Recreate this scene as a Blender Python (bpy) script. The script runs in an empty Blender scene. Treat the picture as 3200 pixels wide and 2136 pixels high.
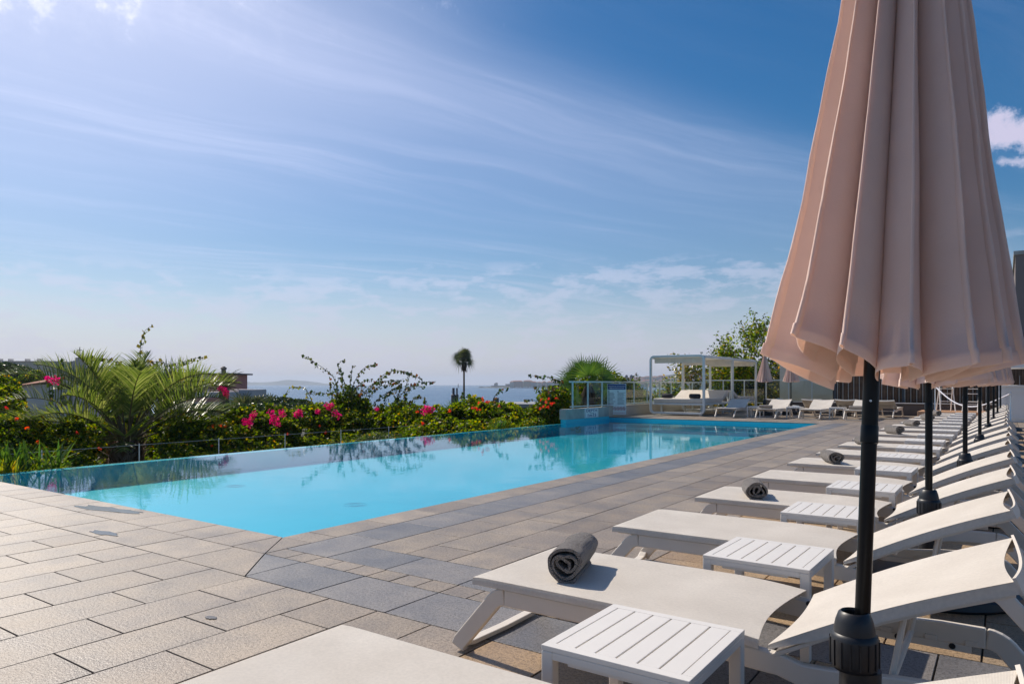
import bpy, bmesh, math, random
import numpy as np
from mathutils import Vector, Matrix, noise as mnoise
random.seed(7); RS = np.random.RandomState(11)
PI = math.pi; R = math.radians
SC = bpy.context.scene
COL = SC.collection
# ---------------------------------------------------------------- camera model
FP, TH, HY, HC = 2205.0, R(35), 1199.0, 1.2
def at(u, v, t):
    """world point at depth t seen towards (u, v)"""
    r = (u-1600)/FP*t
    return Vector((-math.sin(TH)*t+math.cos(TH)*r, math.cos(TH)*t+math.sin(TH)*r, HC-(v-HY)/FP*t))
def onx(u, v, x):
    k = (u-1600)/FP
    return at(u, v, x/(-math.sin(TH)+math.cos(TH)*k))
# ---------------------------------------------------------------- mesh helper
class MB:
    def __init__(s): s.v=[]; s.f=[]; s.m=[]
    def add(s, vs, fs, mi=0):
        o=len(s.v); s.v+= [tuple(p) for p in vs]
        for f in fs: s.f.append(tuple(i+o for i in f)); s.m.append(mi)
        return s
    def box(s, x0,x1,y0,y1,z0,z1, mi=0, M=None):
        vs=[Vector((x,y,z)) for z in (z0,z1) for y in (y0,y1) for x in (x0,x1)]
        if M: vs=[M@p for p in vs]
        return s.add(vs,[(0,2,3,1),(4,5,7,6),(0,1,5,4),(2,6,7,3),(0,4,6,2),(1,3,7,5)],mi)
    def tube(s, path, r, n=8, mi=0, cap=True, closed=False):
        path=[Vector(p) for p in path]; L=len(path)
        rs=r if isinstance(r,(list,tuple)) else [r]*L
        up=None; rings=[]
        for i,p in enumerate(path):
            if closed: d=path[(i+1)%L]-path[i-1]
            else: d=(path[min(i+1,L-1)]-path[max(i-1,0)])
            if d.length<1e-9: d=Vector((0,0,1))
            d.normalize()
            if up is None:
                up=Vector((0,0,1)) if abs(d.z)<.9 else Vector((1,0,0))
            a=d.cross(up)
            if a.length<1e-6: a=d.orthogonal()
            a.normalize(); b=a.cross(d).normalized(); up=b
            rings.append([p+(a*math.cos(2*PI*k/n)+b*math.sin(2*PI*k/n))*rs[i] for k in range(n)])
        vs=[q for rg in rings for q in rg]; fs=[]
        for i in range(L if closed else L-1):
            j=(i+1)%L
            for k in range(n):
                fs.append((i*n+k,i*n+(k+1)%n,j*n+(k+1)%n,j*n+k))
        if cap and not closed:
            fs.append(tuple(range(n))[::-1]); fs.append(tuple((L-1)*n+k for k in range(n)))
        return s.add(vs,fs,mi)
    def sweep(s, path, w, h, side, mi=0, closed=False):
        """rectangular bar: w measured along 'side', h across it, both in the plane normal to the path"""
        path=[Vector(p) for p in path]; L=len(path); side=Vector(side).normalized(); vs=[]
        for i,p in enumerate(path):
            d=(path[(i+1)%L]-path[i-1]) if closed else (path[min(i+1,L-1)]-path[max(i-1,0)])
            d.normalize(); c=d.cross(side).normalized()
            vs+=[p+side*w/2+c*h/2,p-side*w/2+c*h/2,p-side*w/2-c*h/2,p+side*w/2-c*h/2]
        fs=[]
        for i in range(L if closed else L-1):
            j=(i+1)%L
            for k in range(4): fs.append((i*4+k,i*4+(k+1)%4,j*4+(k+1)%4,j*4+k))
        if not closed: fs+= [(3,2,1,0),tuple((L-1)*4+k for k in range(4))]
        return s.add(vs,fs,mi)
    def lathe(s, prof, c=(0,0,0), n=32, mi=0, cap=True):
        vs=[];L=len(prof)
        for r,z in prof:
            for k in range(n): vs.append((c[0]+r*math.cos(2*PI*k/n),c[1]+r*math.sin(2*PI*k/n),c[2]+z))
        fs=[(i*n+k,i*n+(k+1)%n,(i+1)*n+(k+1)%n,(i+1)*n+k) for i in range(L-1) for k in range(n)]
        if cap: fs+=[tuple(range(n))[::-1],tuple((L-1)*n+k for k in range(n))]
        return s.add(vs,fs,mi)
    def prism(s, poly, z0, z1, mi=0, M=None):
        n=len(poly); vs=[Vector((x,y,z0)) for x,y in poly]+[Vector((x,y,z1)) for x,y in poly]
        if M: vs=[M@p for p in vs]
        fs=[tuple(range(n))[::-1],tuple(range(n,2*n))]+[(i,(i+1)%n,n+(i+1)%n,n+i) for i in range(n)]
        return s.add(vs,fs,mi)
    def grid(s, fn, nu, nv, mi=0):
        vs=[fn(i/nu,j/nv) for i in range(nu+1) for j in range(nv+1)]
        fs=[(i*(nv+1)+j,(i+1)*(nv+1)+j,(i+1)*(nv+1)+j+1,i*(nv+1)+j+1) for i in range(nu) for j in range(nv)]
        return s.add(vs,fs,mi)
    def build(s, name, mats, parent=None, smooth=False, bevel=0, solid=0, angle=35, loc=None):
        me=bpy.data.meshes.new(name); me.from_pydata(s.v,[],s.f)
        if not isinstance(mats,(list,tuple)): mats=[mats]
        for m in mats: me.materials.append(m)
        if len(mats)>1: me.polygons.foreach_set('material_index',s.m)
        if smooth: me.polygons.foreach_set('use_smooth',[True]*len(me.polygons))
        me.validate(); me.update()
        bm=bmesh.new(); bm.from_mesh(me); bmesh.ops.recalc_face_normals(bm,faces=bm.faces)
        bm.to_mesh(me); bm.free()
        if smooth and angle:
            try: me.set_sharp_from_angle(angle=R(angle))
            except Exception: pass
        o=bpy.data.objects.new(name,me); COL.objects.link(o)
        if parent: o.parent=parent
        if loc: o.location=loc
        if solid:
            md=o.modifiers.new('Solidify','SOLIDIFY'); md.thickness=solid; md.offset=0; md.use_rim=False
        if bevel:
            md=o.modifiers.new('Bevel','BEVEL'); md.width=bevel; md.segments=2; md.limit_method='ANGLE'; md.angle_limit=R(40)
        return o
def raw(name, V, F, mat, parent=None, smooth=False):
    """fast mesh from numpy arrays (F: n x 3 or n x 4)"""
    me=bpy.data.meshes.new(name); V=np.asarray(V,dtype=np.float32); F=np.asarray(F,dtype=np.int32)
    k=F.shape[1]; me.vertices.add(len(V)); me.vertices.foreach_set('co',V.ravel())
    me.loops.add(F.size); me.loops.foreach_set('vertex_index',F.ravel())
    me.polygons.add(len(F)); me.polygons.foreach_set('loop_start',np.arange(0,F.size,k,dtype=np.int32))
    me.polygons.foreach_set('loop_total',np.full(len(F),k,dtype=np.int32))
    if smooth: me.polygons.foreach_set('use_smooth',np.ones(len(F),dtype=bool))
    me.update(calc_edges=True); me.validate(); me.materials.append(mat)
    o=bpy.data.objects.new(name,me); COL.objects.link(o)
    if parent: o.parent=parent
    return o
def tag(o,label=None,cat=None,group=None,kind=None):
    if label: o['label']=label
    if cat: o['category']=cat
    if group: o['group']=group
    if kind: o['kind']=kind
    return o
def thing(name,label,cat,loc=(0,0,0),rz=0,group=None):
    o=bpy.data.objects.new(name,None); COL.objects.link(o); o.location=loc; o.rotation_euler=(0,0,rz)
    o.empty_display_size=.1
    return tag(o,label,cat,group)
def dup(root,loc,rz=0,label=None,scale=None):
    def cp(o,par):
        c=o.copy(); COL.objects.link(c)
        if par: c.parent=par
        for ch in KIDS.get(o.name,[]): cp(ch,c)
        return c
    r=cp(root,None); r.location=loc; r.rotation_euler=(0,0,rz)
    if label: r['label']=label
    if scale: r.scale=scale
    return r
KIDS={}
def index(root):
    for o in [root]+list(root.children_recursive): KIDS[o.name]=list(o.children)
# ---------------------------------------------------------------- materials
def newmat(name):
    m=bpy.data.materials.new(name); m.use_nodes=True; nt=m.node_tree; nt.nodes.clear()
    out=nt.nodes.new('ShaderNodeOutputMaterial'); return m,nt,out
def ramp(nt,fac,stops,interp='LINEAR'):
    n=nt.nodes.new('ShaderNodeValToRGB'); n.color_ramp.interpolation=interp
    e=n.color_ramp.elements
    while len(e)<len(stops): e.new(.5)
    for i,(p,c) in enumerate(stops): e[i].position=p; e[i].color=(*c,1) if len(c)==3 else c
    if fac is not None: nt.links.new(fac,n.inputs[0])
    return n.outputs[0]
def coords(nt,scale=(1,1,1),kind='Object',rot=(0,0,0)):
    tc=nt.nodes.new('ShaderNodeTexCoord'); mp=nt.nodes.new('ShaderNodeMapping')
    mp.inputs['Scale'].default_value=scale; mp.inputs['Rotation'].default_value=rot
    nt.links.new(tc.outputs[kind],mp.inputs[0]); return mp.outputs[0]
def noise(nt,vec,scale,detail=3,rough=.5):
    n=nt.nodes.new('ShaderNodeTexNoise'); n.inputs['Scale'].default_value=scale; n.inputs['Detail'].default_value=detail
    n.inputs['Roughness'].default_value=rough; nt.links.new(vec,n.inputs['Vector']); return n.outputs[0]
def mth(nt,op,a,b=None,c=None,clamp=False):
    n=nt.nodes.new('ShaderNodeMath'); n.operation=op; n.use_clamp=clamp
    for i,x in enumerate((a,b,c)):
        if x is None: continue
        if isinstance(x,(int,float)): n.inputs[i].default_value=x
        else: nt.links.new(x,n.inputs[i])
    return n.outputs[0]
def mixc(nt,fac,a,b,mode='MIX'):
    n=nt.nodes.new('ShaderNodeMix'); n.data_type='RGBA'; n.blend_type=mode
    for i,x in ((0,fac),(6,a),(7,b)):
        if isinstance(x,(int,float)): n.inputs[i].default_value=x
        elif isinstance(x,tuple): n.inputs[i].default_value=(*x,1)
        else: nt.links.new(x,n.inputs[i])
    return n.outputs[2]
def bump(nt,h,strength,dist=.01):
    b=nt.nodes.new('ShaderNodeBump'); b.inputs['Strength'].default_value=strength; b.inputs['Distance'].default_value=dist
    nt.links.new(h,b.inputs['Height']); return b.outputs[0]
def pbr(name,c,rough=.5,var=.08,vs=6,bs=0,bd=.002,bscale=200,metal=0,spec=.5,c2=None):
    m,nt,out=newmat(name); p=nt.nodes.new('ShaderNodeBsdfPrincipled'); nt.links.new(p.outputs[0],out.inputs[0])
    co=coords(nt); n=noise(nt,co,vs,4)
    if c2 is None:
        lo=tuple(x*(1-var) for x in c); hi=tuple(min(1,x*(1+var)) for x in c)
    else: lo,hi=c,c2
    nt.links.new(ramp(nt,n,[(.3,lo),(.7,hi)]),p.inputs['Base Color'])
    p.inputs['Roughness'].default_value=rough; p.inputs['Metallic'].default_value=metal
    p.inputs['Specular IOR Level'].default_value=spec
    if bs: nt.links.new(bump(nt,noise(nt,co,bscale,2),bs,bd),p.inputs['Normal'])
    return m
def facade(name,c):
    m,nt,out=newmat(name); p=nt.nodes.new('ShaderNodeBsdfPrincipled'); nt.links.new(p.outputs[0],out.inputs[0])
    b=nt.nodes.new('ShaderNodeTexBrick'); b.offset=0; b.inputs['Scale'].default_value=1; b.inputs['Brick Width'].default_value=3.6; b.inputs['Row Height'].default_value=3.3; b.inputs['Mortar Size'].default_value=1.05; b.inputs['Mortar Smooth'].default_value=0
    b.inputs['Color1'].default_value=(.07,.07,.08,1); b.inputs['Color2'].default_value=(.1,.09,.09,1); b.inputs['Mortar'].default_value=(*c,1)
    nt.links.new(coords(nt,(1,1,1),rot=(PI/2,0,0)),b.inputs[0]); nt.links.new(b.outputs[0],p.inputs['Base Color']); p.inputs['Roughness'].default_value=.85; return m
def leafmat(name,stops,trans=.45,rough=.4,gloss=.08):
    m,nt,out=newmat(name); g=nt.nodes.new('ShaderNodeNewGeometry')
    c=ramp(nt,g.outputs['Random Per Island'],stops)
    d=nt.nodes.new('ShaderNodeBsdfDiffuse'); t=nt.nodes.new('ShaderNodeBsdfTranslucent'); gl=nt.nodes.new('ShaderNodeBsdfGlossy')
    hs=nt.nodes.new('ShaderNodeHueSaturation'); hs.inputs['Hue'].default_value=.485; hs.inputs['Saturation'].default_value=1.1; hs.inputs['Value'].default_value=1.9
    nt.links.new(c,d.inputs[0]); nt.links.new(c,hs.inputs['Color']); nt.links.new(hs.outputs[0],t.inputs[0])
    gl.inputs['Roughness'].default_value=rough; gl.inputs['Color'].default_value=(1,1,1,1)
    a=nt.nodes.new('ShaderNodeMixShader'); a.inputs[0].default_value=trans; nt.links.new(d.outputs[0],a.inputs[1]); nt.links.new(t.outputs[0],a.inputs[2])
    b=nt.nodes.new('ShaderNodeMixShader'); b.inputs[0].default_value=gloss; nt.links.new(a.outputs[0],b.inputs[1]); nt.links.new(gl.outputs[0],b.inputs[2])
    nt.links.new(b.outputs[0],out.inputs[0]); return m
M={}
def tilemat(name,stops,rough):
    m,nt,out=newmat(name); p=nt.nodes.new('ShaderNodeBsdfPrincipled'); nt.links.new(p.outputs[0],out.inputs[0])
    g=nt.nodes.new('ShaderNodeNewGeometry'); co=coords(nt)
    base=ramp(nt,g.outputs['Random Per Island'],stops)
    n1=noise(nt,co,3,5,.6); n2=noise(nt,co,60,3,.6); n3=noise(nt,co,150,2,.5)
    c=mixc(nt,1,base,ramp(nt,n1,[(.3,(.76,.76,.77)),(.7,(1.12,1.1,1.06))]),'MULTIPLY')
    c=mixc(nt,1,c,ramp(nt,n2,[(.36,(.68,.67,.65)),(.5,(1,1,1)),(.7,(1.14,1.14,1.13))]),'MULTIPLY')
    c=mixc(nt,1,c,ramp(nt,n3,[(.36,(.38,.36,.33)),(.43,(1,1,1))]),'MULTIPLY')
    nt.links.new(c,p.inputs['Base Color'])
    nt.links.new(ramp(nt,n1,[(.25,(rough-.1,)*3),(.8,(rough+.12,)*3)]),p.inputs['Roughness'])
    p.inputs['Specular IOR Level'].default_value=.62
    h=mth(nt,'ADD',n2,mth(nt,'MULTIPLY',n3,.6))
    nt.links.new(bump(nt,h,.55,.005),p.inputs['Normal']); return m
M['tile']=tilemat('beige_stone_tile',[(0,(.25,.20,.155)),(.3,(.32,.26,.205)),(.6,(.305,.245,.185)),(.8,(.375,.305,.235)),(1,(.325,.265,.205))],.48)
M['tile_blue']=tilemat('blue_grey_stone_tile',[(0,(.165,.16,.165)),(.5,(.20,.192,.195)),(1,(.24,.22,.21))],.46)
M['tile_warm']=tilemat('warm_shade_tile',[(0,(.36,.25,.15)),(.5,(.42,.29,.17)),(1,(.38,.28,.18))],.5)  # warm tint of the shade under the loungers, painted as tile colour
M['grout']=pbr('dark_joint',(.055,.043,.03),.95,.3,20)
M['plastic']=pbr('white_resin',(.72,.65,.56),.38,.03,9,.06,.001,300)
M['tabletop']=pbr('white_table_resin',(.74,.70,.645),.4,.03,5,.08,.001,220)
M['black']=pbr('black_metal',(.003,.0032,.004),.28,.3,30,.05,.001,90,spec=.25)
M['blackplastic']=pbr('black_plastic',(.014,.015,.018),.42,.2,30,.15,.001,260)
M['steel']=pbr('bright_steel',(.6,.6,.6),.25,.05,5,metal=1)
def slingmat():
    m,nt,out=newmat('cream_mesh_sling'); p=nt.nodes.new('ShaderNodeBsdfPrincipled'); co=coords(nt)
    w1=nt.nodes.new('ShaderNodeTexWave'); w1.bands_direction='X'; w1.inputs['Scale'].default_value=130; nt.links.new(co,w1.inputs[0])
    w2=nt.nodes.new('ShaderNodeTexWave'); w2.bands_direction='Y'; w2.inputs['Scale'].default_value=130; nt.links.new(co,w2.inputs[0])
    n=noise(nt,co,4,5); n2=noise(nt,co,90,2)
    c=ramp(nt,n,[(.3,(.68,.61,.52)),(.7,(.78,.71,.615))])
    c=mixc(nt,.5,c,ramp(nt,n2,[(.3,(.8,.8,.8)),(.7,(1,1,1))]),'MULTIPLY')
    nt.links.new(c,p.inputs['Base Color']); p.inputs['Roughness'].default_value=.6; p.inputs['Sheen Weight'].default_value=.15
    h=mth(nt,'ADD',w1.outputs[1],w2.outputs[1]); nt.links.new(bump(nt,h,.5,.0012),p.inputs['Normal'])
    t=nt.nodes.new('ShaderNodeBsdfTranslucent'); t.inputs[0].default_value=(.75,.62,.45,1)
    mx=nt.nodes.new('ShaderNodeMixShader'); mx.inputs[0].default_value=.05
    nt.links.new(p.outputs[0],mx.inputs[1]); nt.links.new(t.outputs[0],mx.inputs[2]); nt.links.new(mx.outputs[0],out.inputs[0]); return m
M['sling']=slingmat()
def clothmat(name,c,trans,tc):
    m,nt,out=newmat(name); p=nt.nodes.new('ShaderNodeBsdfPrincipled'); co=coords(nt)
    n=noise(nt,co,3,5,.6); n2=noise(nt,co,260,2); n3=noise(nt,co,14,3)
    nt.links.new(ramp(nt,n,[(.3,tuple(x*.93 for x in c)),(.7,tuple(x*1.05 for x in c))]),p.inputs['Base Color'])
    p.inputs['Roughness'].default_value=.8; p.inputs['Sheen Weight'].default_value=.2; p.inputs['Specular IOR Level'].default_value=.25
    h=mth(nt,'ADD',mth(nt,'MULTIPLY',n2,.12),n3); nt.links.new(bump(nt,h,.35,.012),p.inputs['Normal'])
    t=nt.nodes.new('ShaderNodeBsdfTranslucent'); t.inputs[0].default_value=(*tc,1)
    mx=nt.nodes.new('ShaderNodeMixShader'); mx.inputs[0].default_value=trans
    nt.links.new(p.outputs[0],mx.inputs[1]); nt.links.new(t.outputs[0],mx.inputs[2]); nt.links.new(mx.outputs[0],out.inputs[0]); return m
M['canopy']=clothmat('blush_parasol_cloth',(.93,.78,.69),.38,(1,.80,.69))
M['white_cloth']=clothmat('white_cloth',(.8,.78,.74),.3,(.85,.8,.7))
def towelmat():
    m,nt,out=newmat('grey_terry'); p=nt.nodes.new('ShaderNodeBsdfPrincipled'); co=coords(nt)
    v=nt.nodes.new('ShaderNodeTexVoronoi'); v.inputs['Scale'].default_value=170; nt.links.new(co,v.inputs[0])
    n=noise(nt,co,70,5,.75); n2=noise(nt,co,8,3)
    c=ramp(nt,n,[(.3,(.12,.10,.085)),(.7,(.32,.275,.24))]); c=mixc(nt,.6,c,ramp(nt,n2,[(.3,(.8,.8,.8)),(.7,(1.15,1.15,1.15))]),'MULTIPLY')
    nt.links.new(c,p.inputs['Base Color']); p.inputs['Roughness'].default_value=.95; p.inputs['Sheen Weight'].default_value=.5
    p.inputs['Specular IOR Level'].default_value=.1
    nt.links.new(bump(nt,mth(nt,'ADD',v.outputs[0],n),1,.012),p.inputs['Normal']); nt.links.new(p.outputs[0],out.inputs[0]); return m
M['towel']=towelmat()
M['cushion']=pbr('charcoal_cushion',(.035,.034,.04),.9,.2,10,.4,.004,120)
M['pool']=pbr('pool_tile',(.04,.43,.62),.5,.05,2)
def poolmat():
    m,nt,out=newmat('cyan_pool_tile'); p=nt.nodes.new('ShaderNodeBsdfPrincipled'); co=coords(nt)
    b=nt.nodes.new('ShaderNodeTexBrick'); b.offset=0; b.inputs['Scale'].default_value=1; b.inputs['Brick Width'].default_value=.5; b.inputs['Row Height'].default_value=.5
    b.inputs['Mortar Size'].default_value=.004; b.inputs['Color1'].default_value=(.025,.49,.60,1); b.inputs['Color2'].default_value=(.028,.51,.62,1); b.inputs['Mortar'].default_value=(.03,.45,.55,1)
    nt.links.new(co,b.inputs[0]); n=noise(nt,co,1.2,4)
    nt.links.new(mixc(nt,1,b.outputs[0],ramp(nt,n,[(.3,(.93,.95,.96)),(.7,(1.05,1.03,1.02))]),'MULTIPLY'),p.inputs['Base Color'])
    p.inputs['Roughness'].default_value=.5; nt.links.new(p.outputs[0],out.inputs[0]); return m
M['pool']=poolmat()
def watermat():
    m,nt,out=newmat('pool_water'); co=coords(nt)
    n=noise(nt,co,2.2,3,.55); n2=noise(nt,co,14,2,.5); n3=noise(nt,coords(nt,(1,1,1),rot=(0,0,.6)),.7,2)
    h=mth(nt,'ADD',mth(nt,'ADD',mth(nt,'MULTIPLY',n,.6),mth(nt,'MULTIPLY',n2,.13)),mth(nt,'MULTIPLY',n3,.6))
    bn=bump(nt,h,.14,.02)
    ge=nt.nodes.new('ShaderNodeNewGeometry'); dp=nt.nodes.new('ShaderNodeVectorMath'); dp.operation='DOT_PRODUCT'
    nt.links.new(ge.outputs['Incoming'],dp.inputs[0]); nt.links.new(bn,dp.inputs[1])
    fr=mth(nt,'MULTIPLY_ADD',mth(nt,'POWER',mth(nt,'SUBTRACT',1,mth(nt,'ABSOLUTE',dp.outputs['Value'])),5),.86,.02,clamp=True)
    g=nt.nodes.new('ShaderNodeBsdfGlossy'); g.inputs['Roughness'].default_value=.02; g.inputs['Color'].default_value=(.9,.96,1,1); nt.links.new(bn,g.inputs['Normal'])
    t=nt.nodes.new('ShaderNodeBsdfTransparent'); t.inputs[0].default_value=(.55,.93,.98,1)
    mx=nt.nodes.new('ShaderNodeMixShader'); nt.links.new(fr,mx.inputs[0]); nt.links.new(t.outputs[0],mx.inputs[1]); nt.links.new(g.outputs[0],mx.inputs[2])
    nt.links.new(mx.outputs[0],out.inputs[0]); return m
M['water']=watermat()
def seamat():
    m,nt,out=newmat('sea_water'); p=nt.nodes.new('ShaderNodeBsdfPrincipled'); co=coords(nt,(1,1,1))
    n=noise(nt,co,.35,6,.6); n2=noise(nt,coords(nt,(.012,.012,.012)),1,5,.6)
    nt.links.new(ramp(nt,n2,[(.35,(.035,.10,.19)),(.65,(.06,.14,.24))]),p.inputs['Base Color'])
    p.inputs['Roughness'].default_value=.25; p.inputs['IOR'].default_value=1.33
    nt.links.new(bump(nt,mth(nt,'ADD',n,mth(nt,'MULTIPLY',n2,6)),1,1.2),p.inputs['Normal']); nt.links.new(p.outputs[0],out.inputs[0]); return m
M['sea']=seamat()
def glassmat():
    m,nt,out=newmat('railing_glass'); ge=nt.nodes.new('ShaderNodeNewGeometry'); dp=nt.nodes.new('ShaderNodeVectorMath'); dp.operation='DOT_PRODUCT'
    nt.links.new(ge.outputs['Incoming'],dp.inputs[0]); nt.links.new(ge.outputs['Normal'],dp.inputs[1])
    fr=mth(nt,'MULTIPLY_ADD',mth(nt,'POWER',mth(nt,'SUBTRACT',1,mth(nt,'ABSOLUTE',dp.outputs['Value'])),5),.9,.035)
    g=nt.nodes.new('ShaderNodeBsdfGlossy'); g.inputs['Roughness'].default_value=.01; t=nt.nodes.new('ShaderNodeBsdfTransparent'); t.inputs[0].default_value=(.88,.93,.92,1)
    mx=nt.nodes.new('ShaderNodeMixShader'); nt.links.new(fr,mx.inputs[0]); nt.links.new(t.outputs[0],mx.inputs[1]); nt.links.new(g.outputs[0],mx.inputs[2])
    nt.links.new(mx.outputs[0],out.inputs[0]); return m
M['glass']=glassmat()
M['rail']=pbr('pale_metal',(.55,.63,.62),.35,.05,5)
M['concrete']=pbr('stained_concrete',(.3,.3,.27),.8,.1,2.5,.3,.004,40,c2=(.45,.44,.4))
M['render']=pbr('beige_render',(.42,.38,.31),.85,.1,1.2,.2,.004,30,c2=(.52,.47,.4))
M['beige_lit']=pbr('lit_beige_render',(.66,.58,.46),.85,.1,1.2,.2,.004,30,c2=(.76,.68,.55))  # beige render lightened for one block: light on its wall put into the colour
M['greywall']=pbr('grey_brown_wall',(.2,.165,.15),.8,.1,.5)
M['dark_wood']=pbr('weathered_slat',(.1,.065,.045),.7,.3,4,.4,.003,30,c2=(.2,.13,.08))
M['brown_curb']=pbr('brown_curb',(.085,.07,.065),.6,.15,3,.2,.003,30)
M['terracotta']=pbr('terracotta_deck',(.42,.22,.12),.6,.2,6,.3,.003,40,c2=(.5,.3,.18))
M['white']=pbr('white_paint',(.78,.77,.75),.4,.03,3)
M['cabana']=pbr('cabana_white_metal',(.72,.74,.72),.35,.04,2)
M['navy']=pbr('navy_print',(.012,.025,.16),.5,.05,3)
M['ink']=pbr('dark_print',(.05,.05,.07),.6,.05,3)
M['red']=pbr('red_print',(.5,.03,.04),.5,.05,3)
M['signwhite']=pbr('sign_white',(.78,.78,.76),.4,.02,3)
M['bark']=pbr('bark',(.07,.05,.035),.9,.3,20,.6,.01,40,c2=(.16,.12,.09))
M['fibre']=pbr('palm_fibre',(.11,.07,.045),.95,.3,30,.8,.01,60,c2=(.26,.18,.12))
M['stem']=pbr('green_brown_stem',(.09,.06,.03),.7,.3,20,c2=(.14,.11,.05))
M['leaf']=leafmat('hedge_leaf',[(0,(.018,.045,.005)),(.25,(.04,.08,.007)),(.5,(.08,.14,.01)),(.78,(.15,.21,.014)),(.94,(.24,.23,.015)),(1,(.34,.2,.02))],.62,.4,.022)
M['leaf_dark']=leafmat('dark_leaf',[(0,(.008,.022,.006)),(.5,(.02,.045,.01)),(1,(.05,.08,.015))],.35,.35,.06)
M['leaf_yellow']=leafmat('yellow_leaf',[(0,(.05,.08,.01)),(.5,(.13,.15,.012)),(1,(.32,.22,.02))],.5,.35,.08)
M['leaf_tendril']=leafmat('bougainvillea_leaf',[(0,(.02,.045,.008)),(.45,(.04,.075,.012)),(.75,(.09,.11,.015)),(1,(.17,.055,.02))],.4,.35,.05)
M['leaf_lime']=leafmat('lime_leaf',[(0,(.09,.14,.012)),(.6,(.16,.2,.015)),(1,(.3,.22,.02))],.5,.35,.06)
M['magenta']=leafmat('magenta_bract',[(0,(.5,.01,.09)),(.5,(.65,.02,.12)),(1,(.7,.06,.2))],.4,.5,.02)
M['orange']=leafmat('orange_flower',[(0,(.6,.09,.02)),(.5,(.75,.16,.03)),(1,(.7,.05,.04))],.4,.5,.02)
M['frond']=leafmat('palm_leaflet',[(0,(.06,.10,.02)),(.5,(.11,.16,.03)),(1,(.20,.23,.07))],.5,.35,.045)
M['fan']=leafmat('fan_palm_blade',[(0,(.025,.07,.01)),(.5,(.045,.1,.014)),(1,(.08,.14,.02))],.5,.4,.03)
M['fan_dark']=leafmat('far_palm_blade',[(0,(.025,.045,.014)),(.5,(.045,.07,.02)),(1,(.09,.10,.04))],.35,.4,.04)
M['deadleaf']=leafmat('dry_palm_skirt',[(0,(.05,.03,.018)),(1,(.14,.09,.05))],.2,.7,.02)
M['earth']=pbr('earth',(.045,.04,.02),.95,.3,.05,c2=(.07,.08,.03))
# ================================================================ SETTING
PX0,PX1,PY0,PY1,WZ = -11.78,-4.648,3.505,22.96,-.10
tiles=MB()
def tile(poly, mi=0):
    g=.0042; n=len(poly); c=Vector((sum(p[0] for p in poly)/n,sum(p[1] for p in poly)/n)); tz=random.uniform(-.0008,.0008)
    sx,sy=random.gauss(0,.0012),random.gauss(0,.0012)
    def ins(d,z):
        out=[]
        for i in range(n):
            p=Vector(poly[i]); a=(Vector(poly[i-1])-p).normalized(); b=(Vector(poly[(i+1)%n])-p).normalized()
            s=max(.35,abs(a.x*b.y-a.y*b.x)); q=p+(a+b)*d/s
            out.append((q.x,q.y,z+tz+(q.x-c.x)*sx+(q.y-c.y)*sy))
        return out
    lo,mid,top=ins(g,-.014),ins(g,-.0012),ins(g+.0012,0)
    fs=[tuple(range(2*n,3*n))]
    for r in (0,1):
        for i in range(n): fs.append((r*n+i,r*n+(i+1)%n,(r+1)*n+(i+1)%n,(r+1)*n+i))
    tiles.add(lo+mid+top,fs,mi)
def rect(x0,x1,y0,y1,mi=0):
    if x1-x0>.03 and y1-y0>.03: tile([(x0,y0),(x1,y0),(x1,y1),(x0,y1)],mi)
def rows_y(xa,xb,ya,yb,xe,jo,mi=0,L=.61,pw=.377):
    """rows running along y; xe a row edge, jo joint of row 0, alternate rows staggered"""
    k0=math.floor((xa-xe)/pw)-1
    for k in range(k0,k0+int((xb-xa)/pw)+4):
        a,b=max(xa,xe+k*pw),min(xb,xe+(k+1)*pw)
        if b-a<.06: continue
        if a-xa<.06: a=xa
        if xb-b<.06: b=xb
        o=jo+(L/2 if k%2 else 0); j=math.floor((ya-o)/L); y=o+j*L
        ed=[ya]
        while y<yb:
            if ya+.09<y<yb-.09: ed.append(y)
            y+=L
        ed.append(yb)
        for c,d in zip(ed[:-1],ed[1:]): rect(a,b,c,d,mi)
def rows_x(xa,xb,ya,yb,jo,mi=0,L=.61):
    j=math.floor((xa-jo)/L); x=jo+j*L
    ed=[xa]
    while x<xb:
        if xa+.07<x<xb-.07: ed.append(x)
        x+=L
    ed.append(xb)
    for c,d in zip(ed[:-1],ed[1:]): rect(c,d,ya,yb,mi)
rows_y(-18,-1.972,-3,2.653,-3.857,1.71); rows_y(-1.972,6,-3,2.653,-3.857,1.71,2)
rows_x(-18,-4.657,2.653,3.09,-4.657)
tile([(-4.657,2.653),(-3.896,2.653),(-4.301,3.09),(-4.657,3.09)])
tile([(-4.301,3.09),(-3.896,2.653),(-3.896,3.09)],1)
rows_x(-3.896,6,2.653,3.09,-3.896,1)
rows_x(-18,-4.70,3.09,3.505,-4.70,0,.41)
tile([(-4.70,3.09),(-4.301,3.09),(-4.648,3.505),(-4.70,3.505)])
tile([(-4.301,3.09),(-4.301,3.505),(-4.648,3.505)])
rows_x(-4.301,-2,3.09,3.27,-4.077,0,.2); rows_x(-2,6,3.09,3.27,-4.077,2,.2)
rows_y(-4.648,-4.301,3.505,PY1,-4.648,3.75,pw=.347)
rows_y(-4.301,-3.857,3.27,PY1+.38,-4.301,3.27,1,pw=.444)
rows_x(-3.857,6,3.27,3.66,-3.295,1)
rows_y(-3.857,-1.972,3.66,PY1+.38,-3.857,4.905); rows_y(-1.972,6,3.66,PY1+.38,-3.857,4.905,2)
rows_x(-12.0,-4.301,PY1,PY1+.38,-4.301,0,.41)
rows_y(-12.2,6,PY1+.38,34,-3.857,4.905)
dk=tiles.build('pool_deck',[M['tile'],M['tile_blue'],M['tile_warm']]); tag(dk,kind='structure')
s=MB()
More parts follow.
